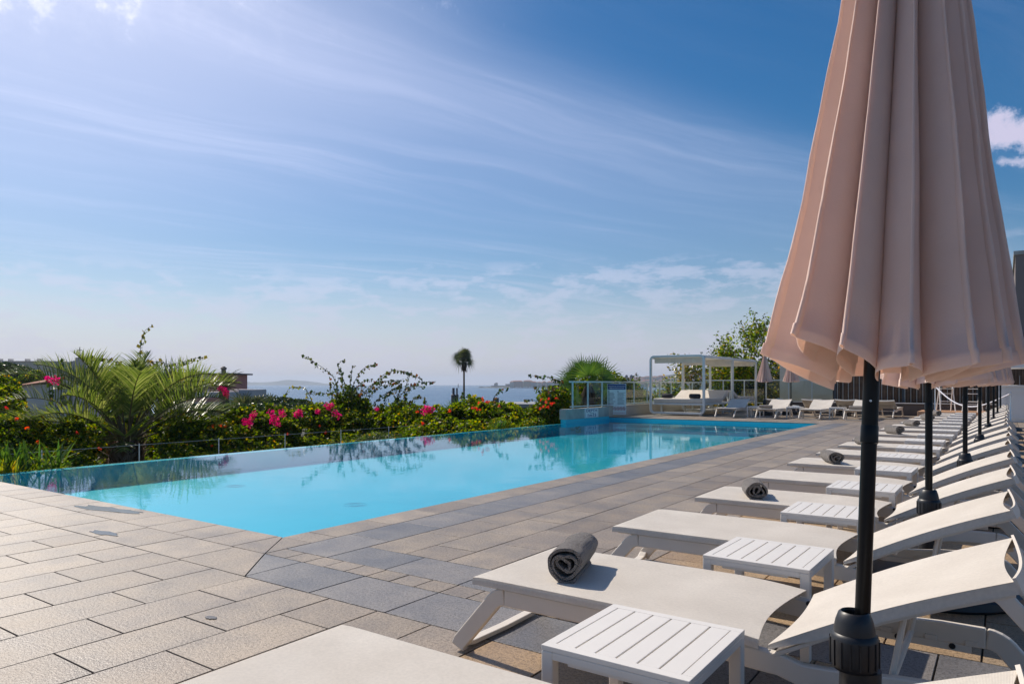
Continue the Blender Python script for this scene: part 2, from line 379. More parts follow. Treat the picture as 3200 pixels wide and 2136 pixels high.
for x0,x1,y0,y1 in ((-18,6,-3,3.49),(-4.66,6,3.49,34),(-12.2,-4.66,22.97,34)): s.box(x0,x1,y0,y1,-.35,-.012)
for (x0,x1,y0,y1) in ((-18,6,-3,3.49),):pass
tag(s.build('deck_bed',M['grout']),kind='structure')
# pool
FZ=-.43
b=MB()
b.box(PX0-.3,PX1+.3,PY0-.3,PY1+.3,FZ-.1,FZ)                       # floor
b.box(PX1,PX1+.35,PY0-.35,PY1+.35,FZ-.05,-.0205)                  # deck side wall
b.box(PX0-.35,PX1,PY0-.35,PY0,FZ-.05,-.0205)
b.box(PX0-.35,PX1,PY1,PY1+.35,FZ-.05,-.0205)
b.box(-18,PX0-.20,3.0,3.49,-3,-.36)
b.box(PX0-.2,PX0,PY0,19.9,FZ-.05,WZ-.006)                         # overflow crest
b.box(PX0-.2,PX0,19.9,PY1,FZ-.05,.03)
b.box(PX0+.01,PX1-.01,PY1-.55,PY1-.003,FZ,-.20)                   # far step
b.box(PX0+.01,PX1-.01,PY1-.9,PY1-.55,FZ,-.31)
pb=b.build('pool_basin',M['pool']); tag(pb,kind='structure')
wo=raw('pool_water',[(PX0-.195,PY0-.0,WZ),(PX1+.002,PY0,WZ),(PX1+.002,PY1+.0,WZ),(PX0-.195,PY1,WZ)],[(0,1,2,3)],M['water']); tag(wo,kind='structure')
ow=MB(); ow.box(PX0-.3,PX0-.2,-3,PY1,-3.4,-.112); tag(ow.build('overflow_wall',M['concrete']),'grey outer wall under the infinity edge of the pool','wall')
# floor inlet discs
for (u,v) in ((735,1518),(1110,1576)):
    p=at(u,v,(HC-FZ)*FP/(v-HY)); g=MB()
    for r0 in (.16,.115,.07): g.lathe([(r0,0),(r0,.002),(r0-.012,.002),(r0-.012,0)],(0,0,.001),32,cap=False)
    o=g.build('pool_drain',M['pool'],loc=(p.x,p.y,FZ)); tag(o,'round drain grille on the pool floor '+('nearer the hedge side' if u<900 else 'nearer the deck corner'),'drain')
# puddles
def blobpoly(cx,cy,rx,ry,rz=0,n=26,seed=1):
    return [(cx+(rx*(1+.45*mnoise.noise(Vector((seed,math.cos(a)*1.7,math.sin(a)*1.7)))*1.6))*math.cos(a)*math.cos(rz)-ry*math.sin(a)*math.sin(rz),
             cy+rx*math.cos(a)*math.sin(rz)+ry*(1+.5*mnoise.noise(Vector((seed+4,math.cos(a)*2,math.sin(a)*2))))*math.sin(a)*math.cos(rz)) for a in [2*PI*i/n for i in range(n)]]
mw=pbr('wet_patch',(.20,.17,.125),.16,.2,8,spec=.5)
for i,(u,v,rx,ry,l) in enumerate(((308,1588,.36,.09,'long dark puddle beside the coping at the left of the pool'),(392,1597,.22,.06,'thin wet streak to the right of the long puddle'),(325,1665,.17,.05,'small splash mark on a tile below the long puddle'),(660,1930,.035,.022,'tiny round spot on a tile in front of the pool'))):
    p=at(u,v,HC*FP/(v-HY)); m=MB(); q=blobpoly(0,0,rx,ry,.12,26,i*3.1)
    m.prism(q,.001,.003+i*.0006); o=m.build('puddle',mw,loc=(p.x,p.y,0)); tag(o,l,'puddle')
# land, sea, far hills
def land():
    m=MB(); xs=[-800,-420,-300,-220,-160,-120,-90,-60,-40,-25,-18,-14,-12.1]; ys=[-60,-20,0,10,20,30,45,70,100,140,190]
    def z(x,y):
        d=-x-12; h=-1.1-min(1,d/8)*1.6-min(1,max(0,d-6)/70)*4.5
        h+=1.2*mnoise.noise(Vector((x*.03,y*.03,0)))*min(1,d/12)
        if y>120: h-= (y-120)*.15
        return h
    for i in range(len(xs)-1):
        for j in range(len(ys)-1):
            m.add([(xs[a],ys[c],z(xs[a],ys[c])) for a,c in ((i,j),(i+1,j),(i+1,j+1),(i,j+1))],[(0,1,2,3)])
    m.add([(-12.1,34,-3),(60,34,-3),(60,190,-8),(-12.1,190,-8)],[(0,1,2,3)])
    return m
g=land().build('ground',M['earth']); tag(g,kind='structure')
sm=MB(); n=96; Rr=8750; SZ=-14
sm.add([(0,0,SZ)]+[(Rr*math.cos(2*PI*k/n),Rr*math.sin(2*PI*k/n),SZ) for k in range(n)],[(0,k+1,(k+1)%n+1) for k in range(n)])
tag(sm.build('sea',M['sea']),kind='structure')
sb=MB(); sb.lathe([(9300,-15.2),(9300,-15.1)],(0,0,0),64); tag(sb.build('sea_bed',M['earth']),kind='structure')
hillmat=pbr('far_hill',(.05,.06,.045),.95,.3,.01,c2=(.1,.1,.08))
def ridge(name,pts,depth,zb=SZ,mat=None,steps=70,rough=.12):
    """pts: (u, v) skyline at given depth"""
    m=MB(); prof=[]
    us=[p[0] for p in pts]; vs=[p[1] for p in pts]
    for i in range(steps+1):
        u=us[0]+(us[-1]-us[0])*i/steps; v=np.interp(u,us,vs); q=at(u,v,depth); h=q.z-zb
        h*=1+rough*(mnoise.noise(Vector((u*.05,depth*.01,0)))+.5*mnoise.noise(Vector((u*.2,3,0)))); prof.append((q,max(.5,h)))
    fw=Vector((-math.sin(TH),math.cos(TH),0)); W=depth*.07; K=6; V=[];F=[]
    for q,h in prof:
        for k in range(K+1):
            a=k/K; V.append((q.x+fw.x*(a-.5)*W,q.y+fw.y*(a-.5)*W, zb-.3+(h+.3)*math.sin(PI*a)**.7))
    for i in range(steps):
        for k in range(K): F.append((i*(K+1)+k,(i+1)*(K+1)+k,(i+1)*(K+1)+k+1,i*(K+1)+k+1))
    m.add(V,F); o=m.build(name,mat or hillmat,smooth=True,angle=0); return tag(o,kind='structure')
ridge('far_mountains',[(700,1201),(760,1193),(830,1194),(905,1186),(960,1190),(1010,1197),(1060,1201)],8300)
ridge('headland',[(1492,1211),(1520,1208),(1560,1205),(1590,1204),(1620,1198),(1650,1192),(1700,1193),(1760,1194),(1840,1196),(1960,1195)],2790,rough=.05)
ridge('town_hill',[(1840,1190),(1925,1180),(1960,1178),(2000,1176),(2060,1174),(2110,1168),(2160,1162),(2250,1155),(2400,1140),(2600,1130)],3350,steps=120,rough=.03)
# headland fort, town houses
hw=[facade('far_wall_'+n,c) for n,c in (('ochre',(.42,.3,.2)),('pink',(.45,.27,.22)),('cream',(.5,.44,.36)),('grey',(.35,.33,.31)))]
hr=pbr('far_tile_roof',(.36,.15,.09),.9,.1,.05); hd=pbr('far_window',(.06,.06,.07),.5,.1,.05); sand=pbr('far_rampart',(.3,.26,.22),.9,.1,.02)
def house(u,v,t,w,h,d,wm,label,cat='house',group=None,roof=True,rows=2,name='town_house',flat=False,hip=.28):
    """w,h,d in metres; v = top of wall line"""
    p=at(u,v,t); r=thing(name,label,cat,(p.x,p.y,p.z-h),TH+random.uniform(-.35,.35)*(0 if flat else 1),group)
    b=MB(); b.box(-w/2,w/2,-d/2,d/2,-3,h); b.build('wall',wm,r)
    if roof:
        q=MB(); e=.5; z=h+w*.02+min(w,d)*hip; q.add([(-w/2-e,-d/2-e,h),(w/2+e,-d/2-e,h),(w/2+e,d/2+e,h),(-w/2-e,d/2+e,h),(-w/2+d*.4,0,z),(w/2-d*.4,0,z)],[(0,1,5,4),(1,2,5),(2,3,4,5),(3,0,4),(3,2,1,0)])
        q.build('roof',hr,r)
    return r
rn=random.Random(5)
f=thing('sea_fort','grey stone fort with a square tower at the tip of the headland','fort',at(1570,1211,2740),TH)
b=MB(); b.box(-45,75,-8,8,0,8); b.build('rampart',sand,f); b=MB(); b.box(-32,-18,-6,6,8,17); b.box(-27,-19,-5,5,17,20); b.build('tower',hw[3],f); b=MB(); b.box(12,30,-6,6,8,15); b.build('keep',hw[3],f)
rk=MB(); 
for i in range(26):
    c=at(1500+i*3.2,1210,2735+rn.uniform(-12,12)); s=rn.uniform(2,5); rk.lathe([(s*1.6,0),(s*1.3,s*.5),(s*.5,s)],(c.x,c.y,SZ),7)
tag(rk.build('shore_rocks',pbr('shore_rock',(.08,.08,.08),.9),None),kind='stuff')
house(1617,1191,2700,42,24,18,hw[1],'long citadel building with red roof on the headland, left one',rows=4,flat=True,cat='building',name='citadel_building',hip=.15)
house(1650,1190,2705,36,26,18,hw[0],'ochre citadel block with red roof beside the long pink one','building',rows=4,flat=True,name='citadel_building',hip=.15)
for (u,v,w,h) in ((1600,1193,14,20),(1668,1194,22,16),(1686,1195,16,14),(1700,1193,14,16),(1722,1194,30,16),(1745,1196,22,12)):
    house(u,v,2690,w,h,14,rn.choice(hw),'small weathered house in the cluster behind the headland harbour','house','houses along the headland harbour')
fw=thing('beacon','small dark sea beacon standing alone on the horizon','beacon',at(1432,1211,3000),0)
b=MB(); b.lathe([(2.6,-2),(2.2,4),(1.4,13),(1.7,14),(.3,17)],(0,0,0),10); b.build('tower',hillmat,fw)
bm_=pbr('hull_white',(.75,.75,.75),.4)
def boat(u,v,t,label):
    r=thing('sailing_boat',label,'boat',at(u,v,t),rn.uniform(0,3),'boats moored by the headland'); 
    h=MB(); pr=[(-4,-1.2),(2,-1.3),(5,0),(2,1.3),(-4,1.2)]; h.prism(pr,-.2,1.3); h.box(-2,1.5,-.8,.8,1.3,2.1); h.build('hull',bm_,r)
    q=MB(); q.tube([(0,0,1.3),(0,0,11)],.12,5); q.tube([(0,0,2.6),(-3.4,0,2.5)],.1,5); q.build('mast',bm_,r)
for i in range(12): boat(1612+i*8.5+rn.uniform(-2,2),1210.4,2640+rn.uniform(-30,20),'white sailing boat moored below the headland houses')
# hillside town
k=0
for i in range(150):
    u=rn.uniform(1915,2440); top=np.interp(u,[1900,2000,2110,2160,2300,2440],[1183,1178,1170,1165,1152,1140]); v=rn.uniform(top+1,1205)
    d=3350-115*math.cos(min(1,(v-top)/(1209-top))*PI/2*0)-110*(v-top)/(1209-top)-10
    w=rn.uniform(12,30); house(u,v,d,w,rn.uniform(7,14),rn.uniform(10,14),rn.choice(hw),'small terracotta roofed house among many on the far hillside','house','houses on the far hillside',rows=2)
for (u,v,l,ww) in ((2153,1150,'left slab of the tall apartment tower on the hill',17),(2165,1151,'right slab of the tall apartment tower on the hill',17)):
    house(u,v,3300,ww,34,14,hw[1] if u<2160 else hw[3],l,'tower block',roof=False,rows=9,name='apartment_tower',flat=True)
# ---------------- concrete wall, railings, signs
wl=MB(); wl.box(PX0-.25,PX0-.004,19.9,PY1,.031,.37)
cw=wl.build('concrete_wall',M['concrete'],bevel=.01); tag(cw,'pale stained concrete wall rising from the far end of the infinity edge','wall')
wl=MB(); wl.box(PX0-.25,PX0-.05,PY1+.003,33.4,-.3,.36); wl.box(PX0-.27,PX0-.03,PY1+.003,33.4,.36,.40)
tag(wl.build('low_wall',M['render'],bevel=.01),'low beige wall running behind the cabanas below the glass railing','wall')
def railing(A,Bp,zb,zt,step,label,clamp=True,first=.3):
    A=Vector(A); Bp=Vector(Bp); d=Bp-A; L=d.length; r=thing('glass_railing',label,'railing',(A.x,A.y,0),math.atan2(d.y,d.x))
    m=MB(); m.sweep([(-.05,0,zt),(L,0,zt)],.055,.05,(0,1,0)); m.build('top_rail',M['rail'],r,bevel=.008)
    m=MB(); m.sweep([(0,0,zb+.02),(L,0,zb+.02)],.05,.03,(0,1,0)); m.build('bottom_rail',M['rail'],r,bevel=.005)
    x=first; xs=[]
    while x<L: xs.append(x); x+=step
    for x in xs:
        m=MB(); m.box(x-.022,x+.022,-.022,.022,zb-.25 if clamp else zb,zt-.026)
        if clamp: m.prism([(x-.05,zb-.22),(x,zb-.33),(x+.05,zb-.22),(x+.035,zb-.12),(x-.035,zb-.12)],-.06,-.022,M=Matrix(((1,0,0,0),(0,0,1,0),(0,1,0,0),(0,0,0,1))))
        m.build('post',M['rail'],r)
    ed=[0]+xs+[L]
    for a,c in zip(ed[:-1],ed[1:]):
        if c-a<.12: continue
        m=MB(); m.box(a+.03,c-.03,.0,.008,zb+.04,zt-.03); m.build('glass_pane',M['glass'],r)
    return r
railing((PX0-.1,20.35),(PX0-.1,PY1),.42,1.27,1.05,'pale green metal and glass railing on the concrete wall',True,.15)
railing((PX0-.15,PY1+.05),(PX0-.15,33.4),.42,1.27,1.25,'white railed glass balustrade behind the first cabana along the low wall',True,1.1)
railing((-12.0,33.5),(-5.2,33.5),.30,1.37,1.0,'glass balustrade across the back of the terrace in front of the trees',False,.9)
def txt(s,size,x,z,parent,mat,name='lettering',w=None,y=-.004,align='CENTER'):
    cu=bpy.data.curves.new('t','FONT'); cu.body=s; cu.size=size; cu.align_x=align; cu.extrude=.0008; cu.offset=size*.012
    t=bpy.data.objects.new('t',cu); COL.objects.link(t); bpy.context.view_layer.update()
    me=bpy.data.meshes.new_from_object(t.evaluated_get(bpy.context.evaluated_depsgraph_get())); bpy.data.objects.remove(t)
    o=bpy.data.objects.new(name,me); COL.objects.link(o); me.materials.clear(); me.materials.append(mat)
    xs=[v.co.x for v in me.vertices]; k=(w/(max(xs)-min(xs))) if w else 1
    if w:
        for v in me.vertices: v.co.x*=k
    o.parent=parent; o.location=(x,y,z); o.rotation_euler=(PI/2,0,0); return o
sg=thing('depth_sign','square white DEPTH 1m15 sign fixed on the concrete wall','sign',(PX0+.004,21.62,.2),PI/2)
m=MB(); m.box(-.5,.5,-.012,0,-.165,.165); m.build('panel',M['signwhite'],sg,bevel=.004)
m=MB()
for a in (m.box(-.46,.46,-.0142,-.0125,.148,.153),m.box(-.46,.46,-.0142,-.0125,-.153,-.148),m.box(-.463,-.453,-.0142,-.0125,-.153,.153),m.box(.453,.463,-.0142,-.0125,-.153,.153)): pass
m.build('border',M['navy'],sg)
txt('DEPTH',.13,0,.035,sg,M['navy'],w=.76,y=-.0135); txt('1m15',.15,0,-.13,sg,M['navy'],w=.6,y=-.0135); txt('~',.12,0,-.045,sg,M['navy'],w=.3,y=-.0135)
p=at(1927,1246,25.9)
sg=thing('pool_rules_sign','tall white pool rules sign with navy heading and red prohibition circles','sign',(p.x,p.y,0),TH-.12)
m=MB(); m.box(-.345,.345,0,.02,.075,1.205); m.build('panel',M['signwhite'],sg,bevel=.004)
m=MB(); m.box(-.325,.325,-.003,-.0005,.995,1.19); m.build('heading_band',M['navy'],sg)
txt('PISCINE & SPA DE NAGE PRIVÉS NON SURVEILLÉS',.05,0,1.10,sg,M['signwhite'],w=.6,y=-.0036); txt('SWIMMING POOL & SPA PRIVATE UNATTENDED',.05,0,1.03,sg,M['signwhite'],w=.54,y=-.0036)
m=MB(); rr=random.Random(3)
for c in (-.31,.03):
    m.box(c,c+.035,-.003,-.0005,.905,.94)
    for j in range(10):
        z=.87-j*.046; m.box(c,c+rr.uniform(.17,.28),-.003,-.0005,z,z+.014)
m.build('printed_lines',M['ink'],sg)
for j in range(6):
    x=-.27+j*.108; m=MB(); m.tube([(x+.043*math.cos(a),-.004,.30+.06*math.sin(a)) for a in [2*PI*q/28 for q in range(28)]],.007,6,closed=True)
    m.tube([(x-.03,-.004,.342),(x+.03,-.004,.258)],.006,6); m.build('prohibition_circle',M['red'],sg)
    m=MB(); m.tube([(x-.004,-.002,.33),(x+.006,-.002,.30),(x-.01,-.002,.27)],.008,5); m.tube([(x+.006,-.002,.30),(x+.02,-.002,.275)],.006,5); m.build('pictogram',M['ink'],sg)
txt('BAIGNADE SANS SURVEILLANCE',.035,.05,.13,sg,M['red'],w=.5,y=-.003)
# ---------------- right-hand background
bb=thing('beige_building','plain beige rendered wall block behind the far parasols','building',(-7.25,34.2,0))
m=MB(); m.box(-1.42,1.4,0,3,-3,2.3); m.build('wall',M['beige_lit'],bb); m=MB(); m.box(-1.46,1.44,-.04,3.04,2.3,2.36); m.build('coping',M['concrete'],bb)
gb=thing('grey_building','tall grey-brown building rising at the right edge behind the parasol','building',(.3,34,0))
m=MB(); m.box(0,9,0,9,-3,6.25); m.build('wall',M['greywall'],gb); m=MB(); m.box(-.06,9.06,-.06,9.06,6.25,6.4); m.build('parapet',M['concrete'],gb)
for i in range(3):
    m=MB(); m.box(1.2+2.4*i,2.5+2.4*i,-.05,-.01,3.4,4.9); m.build('window',M['glass'],gb)
# curb + slatted fence
m=MB(); m.box(-7.6,2,30.45,30.75,-.3,.43); m.box(-7.65,2,30.40,30.8,.43,.455)
cu=m.build('planter_curb',[M['brown_curb']],bevel=.008); tag(cu,'long dark brown planter kerb below the slatted fence','planter')
m=MB(); m.box(-7.6,2,30.42,30.46,.455,.49); tag(m.build('led_strip_channel',M['steel']),'pale metal edging strip on top of the brown kerb','edging')
fc=thing('slatted_fence','dark fence of upright weathered wooden slats and steel posts behind the kerb','fence',(-5.6,31.1,0))
m=MB(); rr=random.Random(9)
for i in range(72):
    x=i*.1; a=.6+rr.uniform(-.2,.2); Mx=Matrix.Translation((x,0,0))@Matrix.Rotation(a,4,'Z'); m.box(-.045,.045,-.009,.009,.52,1.95,0,Mx)
m.build('slat_panel',M['dark_wood'],fc)
m=MB()
for i in range(0,36,1): m.box(i*.2-.006,i*.2+.006,-.075,-.06,.5,1.5)
m.build('grey_batten',M['rail'],fc)
for x in (-.1,2.35,4.75,7.15):
    m=MB(); m.box(x-.05,x+.05,-.06,.06,.45,2.05); m.build('post',pbr('blue_black_steel',(.03,.045,.06),.4),fc)
m=MB(); m.box(-.1,7.2,.02,.05,1.5,1.58); m.box(-.1,7.2,.02,.05,.55,.62); m.build('rail',M['black'],fc)
bk=MB(); bk.box(-6,2,32.2,32.4,-.3,1.9); tag(bk.build('fence_shade_sheet',pbr('painted_fence_shade',(.05,.04,.03),.9),None),'dark sheet painted as shade behind the slatted fence','wall')  # sheet coloured dark to paint the shade seen between the fence slats
# step platform
pf=MB(); pf.box(-2.55,-.2,28.4,30.2,-.05,.24); tag(pf.build('step_platform',M['terracotta'],bevel=.01),'low terracotta coloured platform at the end of the lounger row','platform')
# tall white chairs on platform
def highchair(x,y,label,rz):
    r=thing('high_chair',label,'chair',(x,y,.24),rz,'tall white folding chairs on the platform')
    for sx in (-1,1):
        m=MB(); m.tube([(sx*.23,-.28,0),(sx*.2,.02,1.0),(sx*.2,.10,1.5)],.018,8); m.build('leg',M['white'],r)
        m=MB(); m.tube([(sx*.23,.30,0),(sx*.2,-.05,.95)],.018,8); m.build('leg',M['white'],r)
        m=MB(); m.box(sx*.22-.025,sx*.22+.025,-.2,.2,1.05,1.08); m.build('armrest',M['white'],r)
    m=MB(); m.box(-.21,.21,-.2,.2,.78,.80); m.build('seat',M['white_cloth'],r)
    m=MB(); m.box(-.2,.2,.1,.11,1.15,1.45); m.build('backrest',M['white_cloth'],r)
    m=MB(); 
    for z,y0 in ((.35,-.2),(.62,-.12)): m.tube([(-.22,y0,z),(.22,y0,z)],.013,6)
    m.build('foot_rest',M['white'],r)
    return r
highchair(-1.75,29.3,'tall white folding chair on the platform, left of the pair',.3)
highchair(-.95,29.1,'tall white folding chair on the platform, right of the pair',-.25)
# rope barrier
def stanchion(x,y,z,label):
    r=thing('stanchion',label,'barrier post',(x,y,z),0,'polished rope posts'); m=MB(); m.lathe([(.14,0),(.14,.012),(.03,.03),(.022,.05),(.022,.9),(.03,.91),(.03,.96),(.01,.975)],(0,0,0),20); m.build('post',M['steel'],r,smooth=True)
stanchion(-2.05,28.9,.24,'polished steel post at the left end of the white rope')
stanchion(.1,24.6,0,'polished steel post at the right end of the white rope')
m=MB(); A=Vector((-2.05,28.9,1.12)); B2=Vector((.1,24.6,.92)); m.tube([A.lerp(B2,i/24)-Vector((0,0,.62*math.sin(PI*i/24)*(1-.25*i/24))) for i in range(25)],.022,8)
tag(m.build('barrier_rope',pbr('white_rope',(.6,.6,.66),.8,.3,60,.8,.01,50),smooth=True),'thick white rope sagging between two steel posts','rope')
# white bar kiosk
kb=thing('white_kiosk','white panelled kiosk at the right end of the terrace','kiosk',(.55,27.2,0))
m=MB(); m.box(-.75,3,0,2,0,1.1); m.build('body',M['white'],kb,bevel=.01); m=MB(); m.box(-.8,3.1,-.06,2.05,1.1,1.16); m.build('counter_top',M['white'],kb,bevel=.01)
for i in range(4):
    m=MB(); x=-.62+i*.9; m.box(x,x+.06,-.03,-.002,.1,1.02); m.box(x+.7,x+.76,-.03,-.002,.1,1.02); m.box(x+.06,x+.7,-.03,-.002,.95,1.02); m.box(x+.06,x+.7,-.03,-.002,.1,.17); m.build('panel_frame',M['white'],kb)
m=MB(); m.box(-.8,3.1,-.4,2.05,1.7,1.85); m.build('canopy_beam',M['white'],kb)
for x in (-.7,2.9):
    m=MB(); m.box(x-.04,x+.04,-.34,-.26,0,1.7); m.build('post',M['white'],kb)
# ================================================================ FURNITURE
W=.70
def arcpts(c,r,a0,a1,n,y):
    return [(c[0]+r*math.cos(a0+(a1-a0)*i/n),y,c[1]+r*math.sin(a0+(a1-a0)*i/n)) for i in range(n+1)]
def make_lounger():
    """local x: 0 = foot edge .. 1.95 head; y centred"""
    r=thing('sun_lounger','','sun lounger',(0,0,0),0,'white sun loungers with cream mesh slings')
    # seat sling: surface plus wrapped side skirts
    L0,L1=0.0,1.235; zt=.352
    def edge(u): return zt-.022*max(0,(u-.72)/.28)**2-.004*max(0,(.06-u)/.06)**2
    def seat(u,v):
        y=(v-.5)*W; s=math.sin(PI*v)
        x=L0+(L1-L0)*u-.045*s*max(0,(u-.5)/.5)**1.5
        return (x,y,edge(u)-.009*s*min(1,u*5))
    m=MB(); m.grid(seat,28,14)
    for sy in (0,1):
        m.grid(lambda u,v,sy=sy:(seat(u,sy)[0],seat(u,sy)[1]+(.0 if v==0 else .004*(1 if sy else -1)),seat(u,sy)[2]-.030*v),28,2)
    m.grid(lambda u,v:(L0-.002*v,(u-.5)*W,seat(0,u)[2]-.028*v),14,2)
    m.build('seat_sling',M['sling'],r,smooth=True,solid=.0025,angle=50)
    m=MB()
    for sy in (-1,1): m.tube([(L0+.03,sy*(W/2-.018),zt-.027),(.9,sy*(W/2-.018),zt-.027),(L1+.03,sy*(W/2-.018),zt-.065)],.013,8)
    m.tube([(L0+.012,-W/2+.02,zt-.022),(L0+.012,W/2-.02,zt-.022)],.012,8)
    m.build('seat_tube',M['plastic'],r,smooth=True)
    # backrest
    X0,Z0,X1,Z1=1.265,.318,1.945,.640; dx,dz=X1-X0,Z1-Z0; ln=math.hypot(dx,dz); nx,nz=-dz/ln,dx/ln
    def back(u,v):
        s=math.sin(PI*v); uu=u-.04*s*max(0,(u-.72)/.28)**2+.03*s*max(0,(.25-u)/.25)**2
        sag=-.009*s*math.sin(PI*min(1,max(0,u)))-.006*s
        return (X0+dx*uu+nx*sag,(v-.5)*W,Z0+dz*uu+nz*sag+.018*math.sin(PI*u))
    m=MB(); m.grid(back,24,14)
    for sy in (0,1):
        def sk(u,v,sy=sy):
            p=back(u,sy); k=.034*min(1,.35+u*3)*v
            return (p[0]-nx*k,p[1]+(.003 if sy else -.003)*v,p[2]-nz*k)
        m.grid(sk,24,2)
    m.build('backrest_sling',M['sling'],r,smooth=True,solid=.0025,angle=50)
    m=MB()
    for sy in (-1,1):
        m.sweep([(X0+dx*u-nx*.036,sy*(W/2-.013),Z0+dz*u-nz*.036+.018*math.sin(PI*u)) for u in (0,.25,.5,.75,.98)],.022,.014,(0,1,0))
    m.box(X0+dx*.3,X0+dx*.3+.03,-W/2+.02,W/2-.02,Z0+dz*.3-.035,Z0+dz*.3-.02)
    m.build('backrest_frame',M['plastic'],r,bevel=.003)
    m=MB(); P=[]
    for i in range(15):
        s=i/14; y=(s-.5)*W; b=math.sin(PI*s); P.append((X1+.008+.02*b,y,Z1-.012-.02*b))
    m.sweep(P,.05,.009,(nx*-.2+.35,0,-1)); m.build('headrest_bar',M['plastic'],r,smooth=True,angle=40)
    # side rails, legs
    xa,xb=.165,1.865; zc=.285
    for sy in (-1,1):
        y=sy*(W/2-.02)
        m=MB(); n=10; top=[(xa+(xb-xa)*i/n, zc+.036) for i in range(n+1)]; 
        def dip(x): t=(x-1.0)/.865; return .035*max(0,1-abs((x-1.33)/.35)**2) if abs(x-1.33)<.35 else 0
        path=[(xa+(xb-xa)*i/24,y,zc-dip(xa+(xb-xa)*i/24)*.8-(.0 if xa+(xb-xa)*i/24<1.3 else .02)) for i in range(25)]
        m.sweep(path,.034,.074,(0,1,0)); m.build('side_rail',M['plastic'],r,bevel=.006)
        for front in (1,0):
            m=MB(); zc2=zc if front else zc-.02; rad=.085
            if front:
                x=xa-.0015; c=(x,zc2-rad-.0); pts=[(x,zc2)]+[(c[0]-rad*math.sin(a),c[1]+rad*math.cos(a)) for a in [R(d) for d in (12,24,36,48,57)]]
                e=pts[-1]; pts+=[(e[0]-(e[1]-.04)*.86,.045),(e[0]-(e[1]-.04)*.89-.004,.02)]
            else:
                x=xb+.0015; c=(x,zc2-rad); pts=[(x,zc2)]+[(c[0]+rad*math.sin(a),c[1]+rad*math.cos(a)) for a in [R(d) for d in (12,24,36,48,57)]]
                e=pts[-1]; pts+=[(e[0]+(e[1]-.04)*.86,.045),(e[0]+(e[1]-.04)*.89+.004,.02)]
            m.sweep([(a,y,b) for a,b in pts],.034,.072,(0,1,0)); m.build('leg',M['plastic'],r,bevel=.006)
    for x,s in ((-.105,1),(2.115,-1)):
        m=MB(); y=W/2-.02; pp=[(x+s*.012,-y+.012,.05),(x+s*.008,-y+.04,.024),(x+s*.01,-y+.09,.018),(x+s*.018,0,.018),(x+s*.01,y-.09,.018),(x+s*.008,y-.04,.024),(x+s*.012,y-.012,.05)]
        m.sweep(pp,.05,.022,(1,0,0)); m.build('foot_bar',M['plastic'],r,bevel=.005)
    for sy in (-1,1):
        m=MB(); y=sy*(W/2-.042); m.box(1.36,1.82,y-.004,y+.004,.205,.232)
        for x in (1.36,1.52,1.67,1.80): m.box(x,x+.04,y-.004,y+.004,.232,.25)
        m.build('notch_strip',M['plastic'],r,bevel=.002)
    m=MB(); xh=1.625; hb=(X0+dx*.62,Z0+dz*.62-.03)
    for sy in (-1,1): m.tube([(hb[0]-.02,sy*.29,hb[1]),(xh,sy*.29,.25)],.0095,8)
    m.tube([(xh,-.305,.25),(xh,.305,.25)],.0115,8); m.tube([(hb[0]-.02,-.30,hb[1]),(hb[0]-.02,.30,hb[1])],.010,8)
    m.build('backrest_prop',M['plastic'],r,smooth=True)
    for xx,zz in ((1.255,.290),(1.58,.222),(1.76,.222)):
        m=MB(); y=W/2-.0375; m.tube([(xx,y-.0085,zz),(xx,y-.012,zz)],.011,12); m.build('pivot_bolt',M['blackplastic'],r)
    return r
def make_table():
    r=thing('side_table','','side table',(0,0,0),0,'white slatted side tables')
    a,b2=.237,.245; z=.40; bd=.034
    m=MB(); m.box(-a,a,-b2,-b2+bd,z-.016,z); m.box(-a,a,b2-bd,b2,z-.016,z); m.box(-a,-a+bd,-b2+bd,b2-bd,z-.016,z); m.box(a-bd,a,-b2+bd,b2-bd,z-.016,z)
    n=6; w=(2*a-2*bd)/n
    for i in range(n):
        x=-a+bd+i*w; m.box(x+.0028,x+w-.0028,-b2+bd+.0005,b2-bd-.0005,z-.014,z-.0004)
    m.build('table_top',M['tabletop'],r,bevel=.0015)
    m=MB(); m.box(-a+.012,a-.012,-b2+.012,b2-.012,z-.024,z-.018); m.build('groove_backing',M['grout'] if 0 else pbr('painted_groove_shade',(.3,.3,.29),.6),r)  # shade in the slat grooves painted as a greyer sheet below them
    m=MB()
    for s in (-1,1):
        m.box(-a+.04,a-.04,s*b2-(.03 if s>0 else 0),s*b2+(.0 if s>0 else .03),z-.040,z-.0165) if 1 else 0
        m.box(s*a-(.03 if s>0 else 0),s*a+(0 if s>0 else .03),-b2+.04,b2-.04,z-.040,z-.0165)
        m.box(-a+.09,a-.09,s*b2-(.026 if s>0 else -.006),s*b2-(.006 if s>0 else -.026),z-.050,z-.0405)
    m.build('apron',M['tabletop'],r,bevel=.002)
    for sx in (-1,1):
        for sy in (-1,1):
            x,y=sx*a,sy*b2; m=MB()
            pr=[(0,0),(.040,0),(.040,.30),(.045,.325),(.058,.34),(.075,.347)]
            m.box(min(x,x-sx*.04),max(x,x-sx*.04),min(y,y-sy*.04),max(y,y-sy*.04),0,z-.0165)
            m.build('leg',M['tabletop'],r,bevel=.004)
    return r
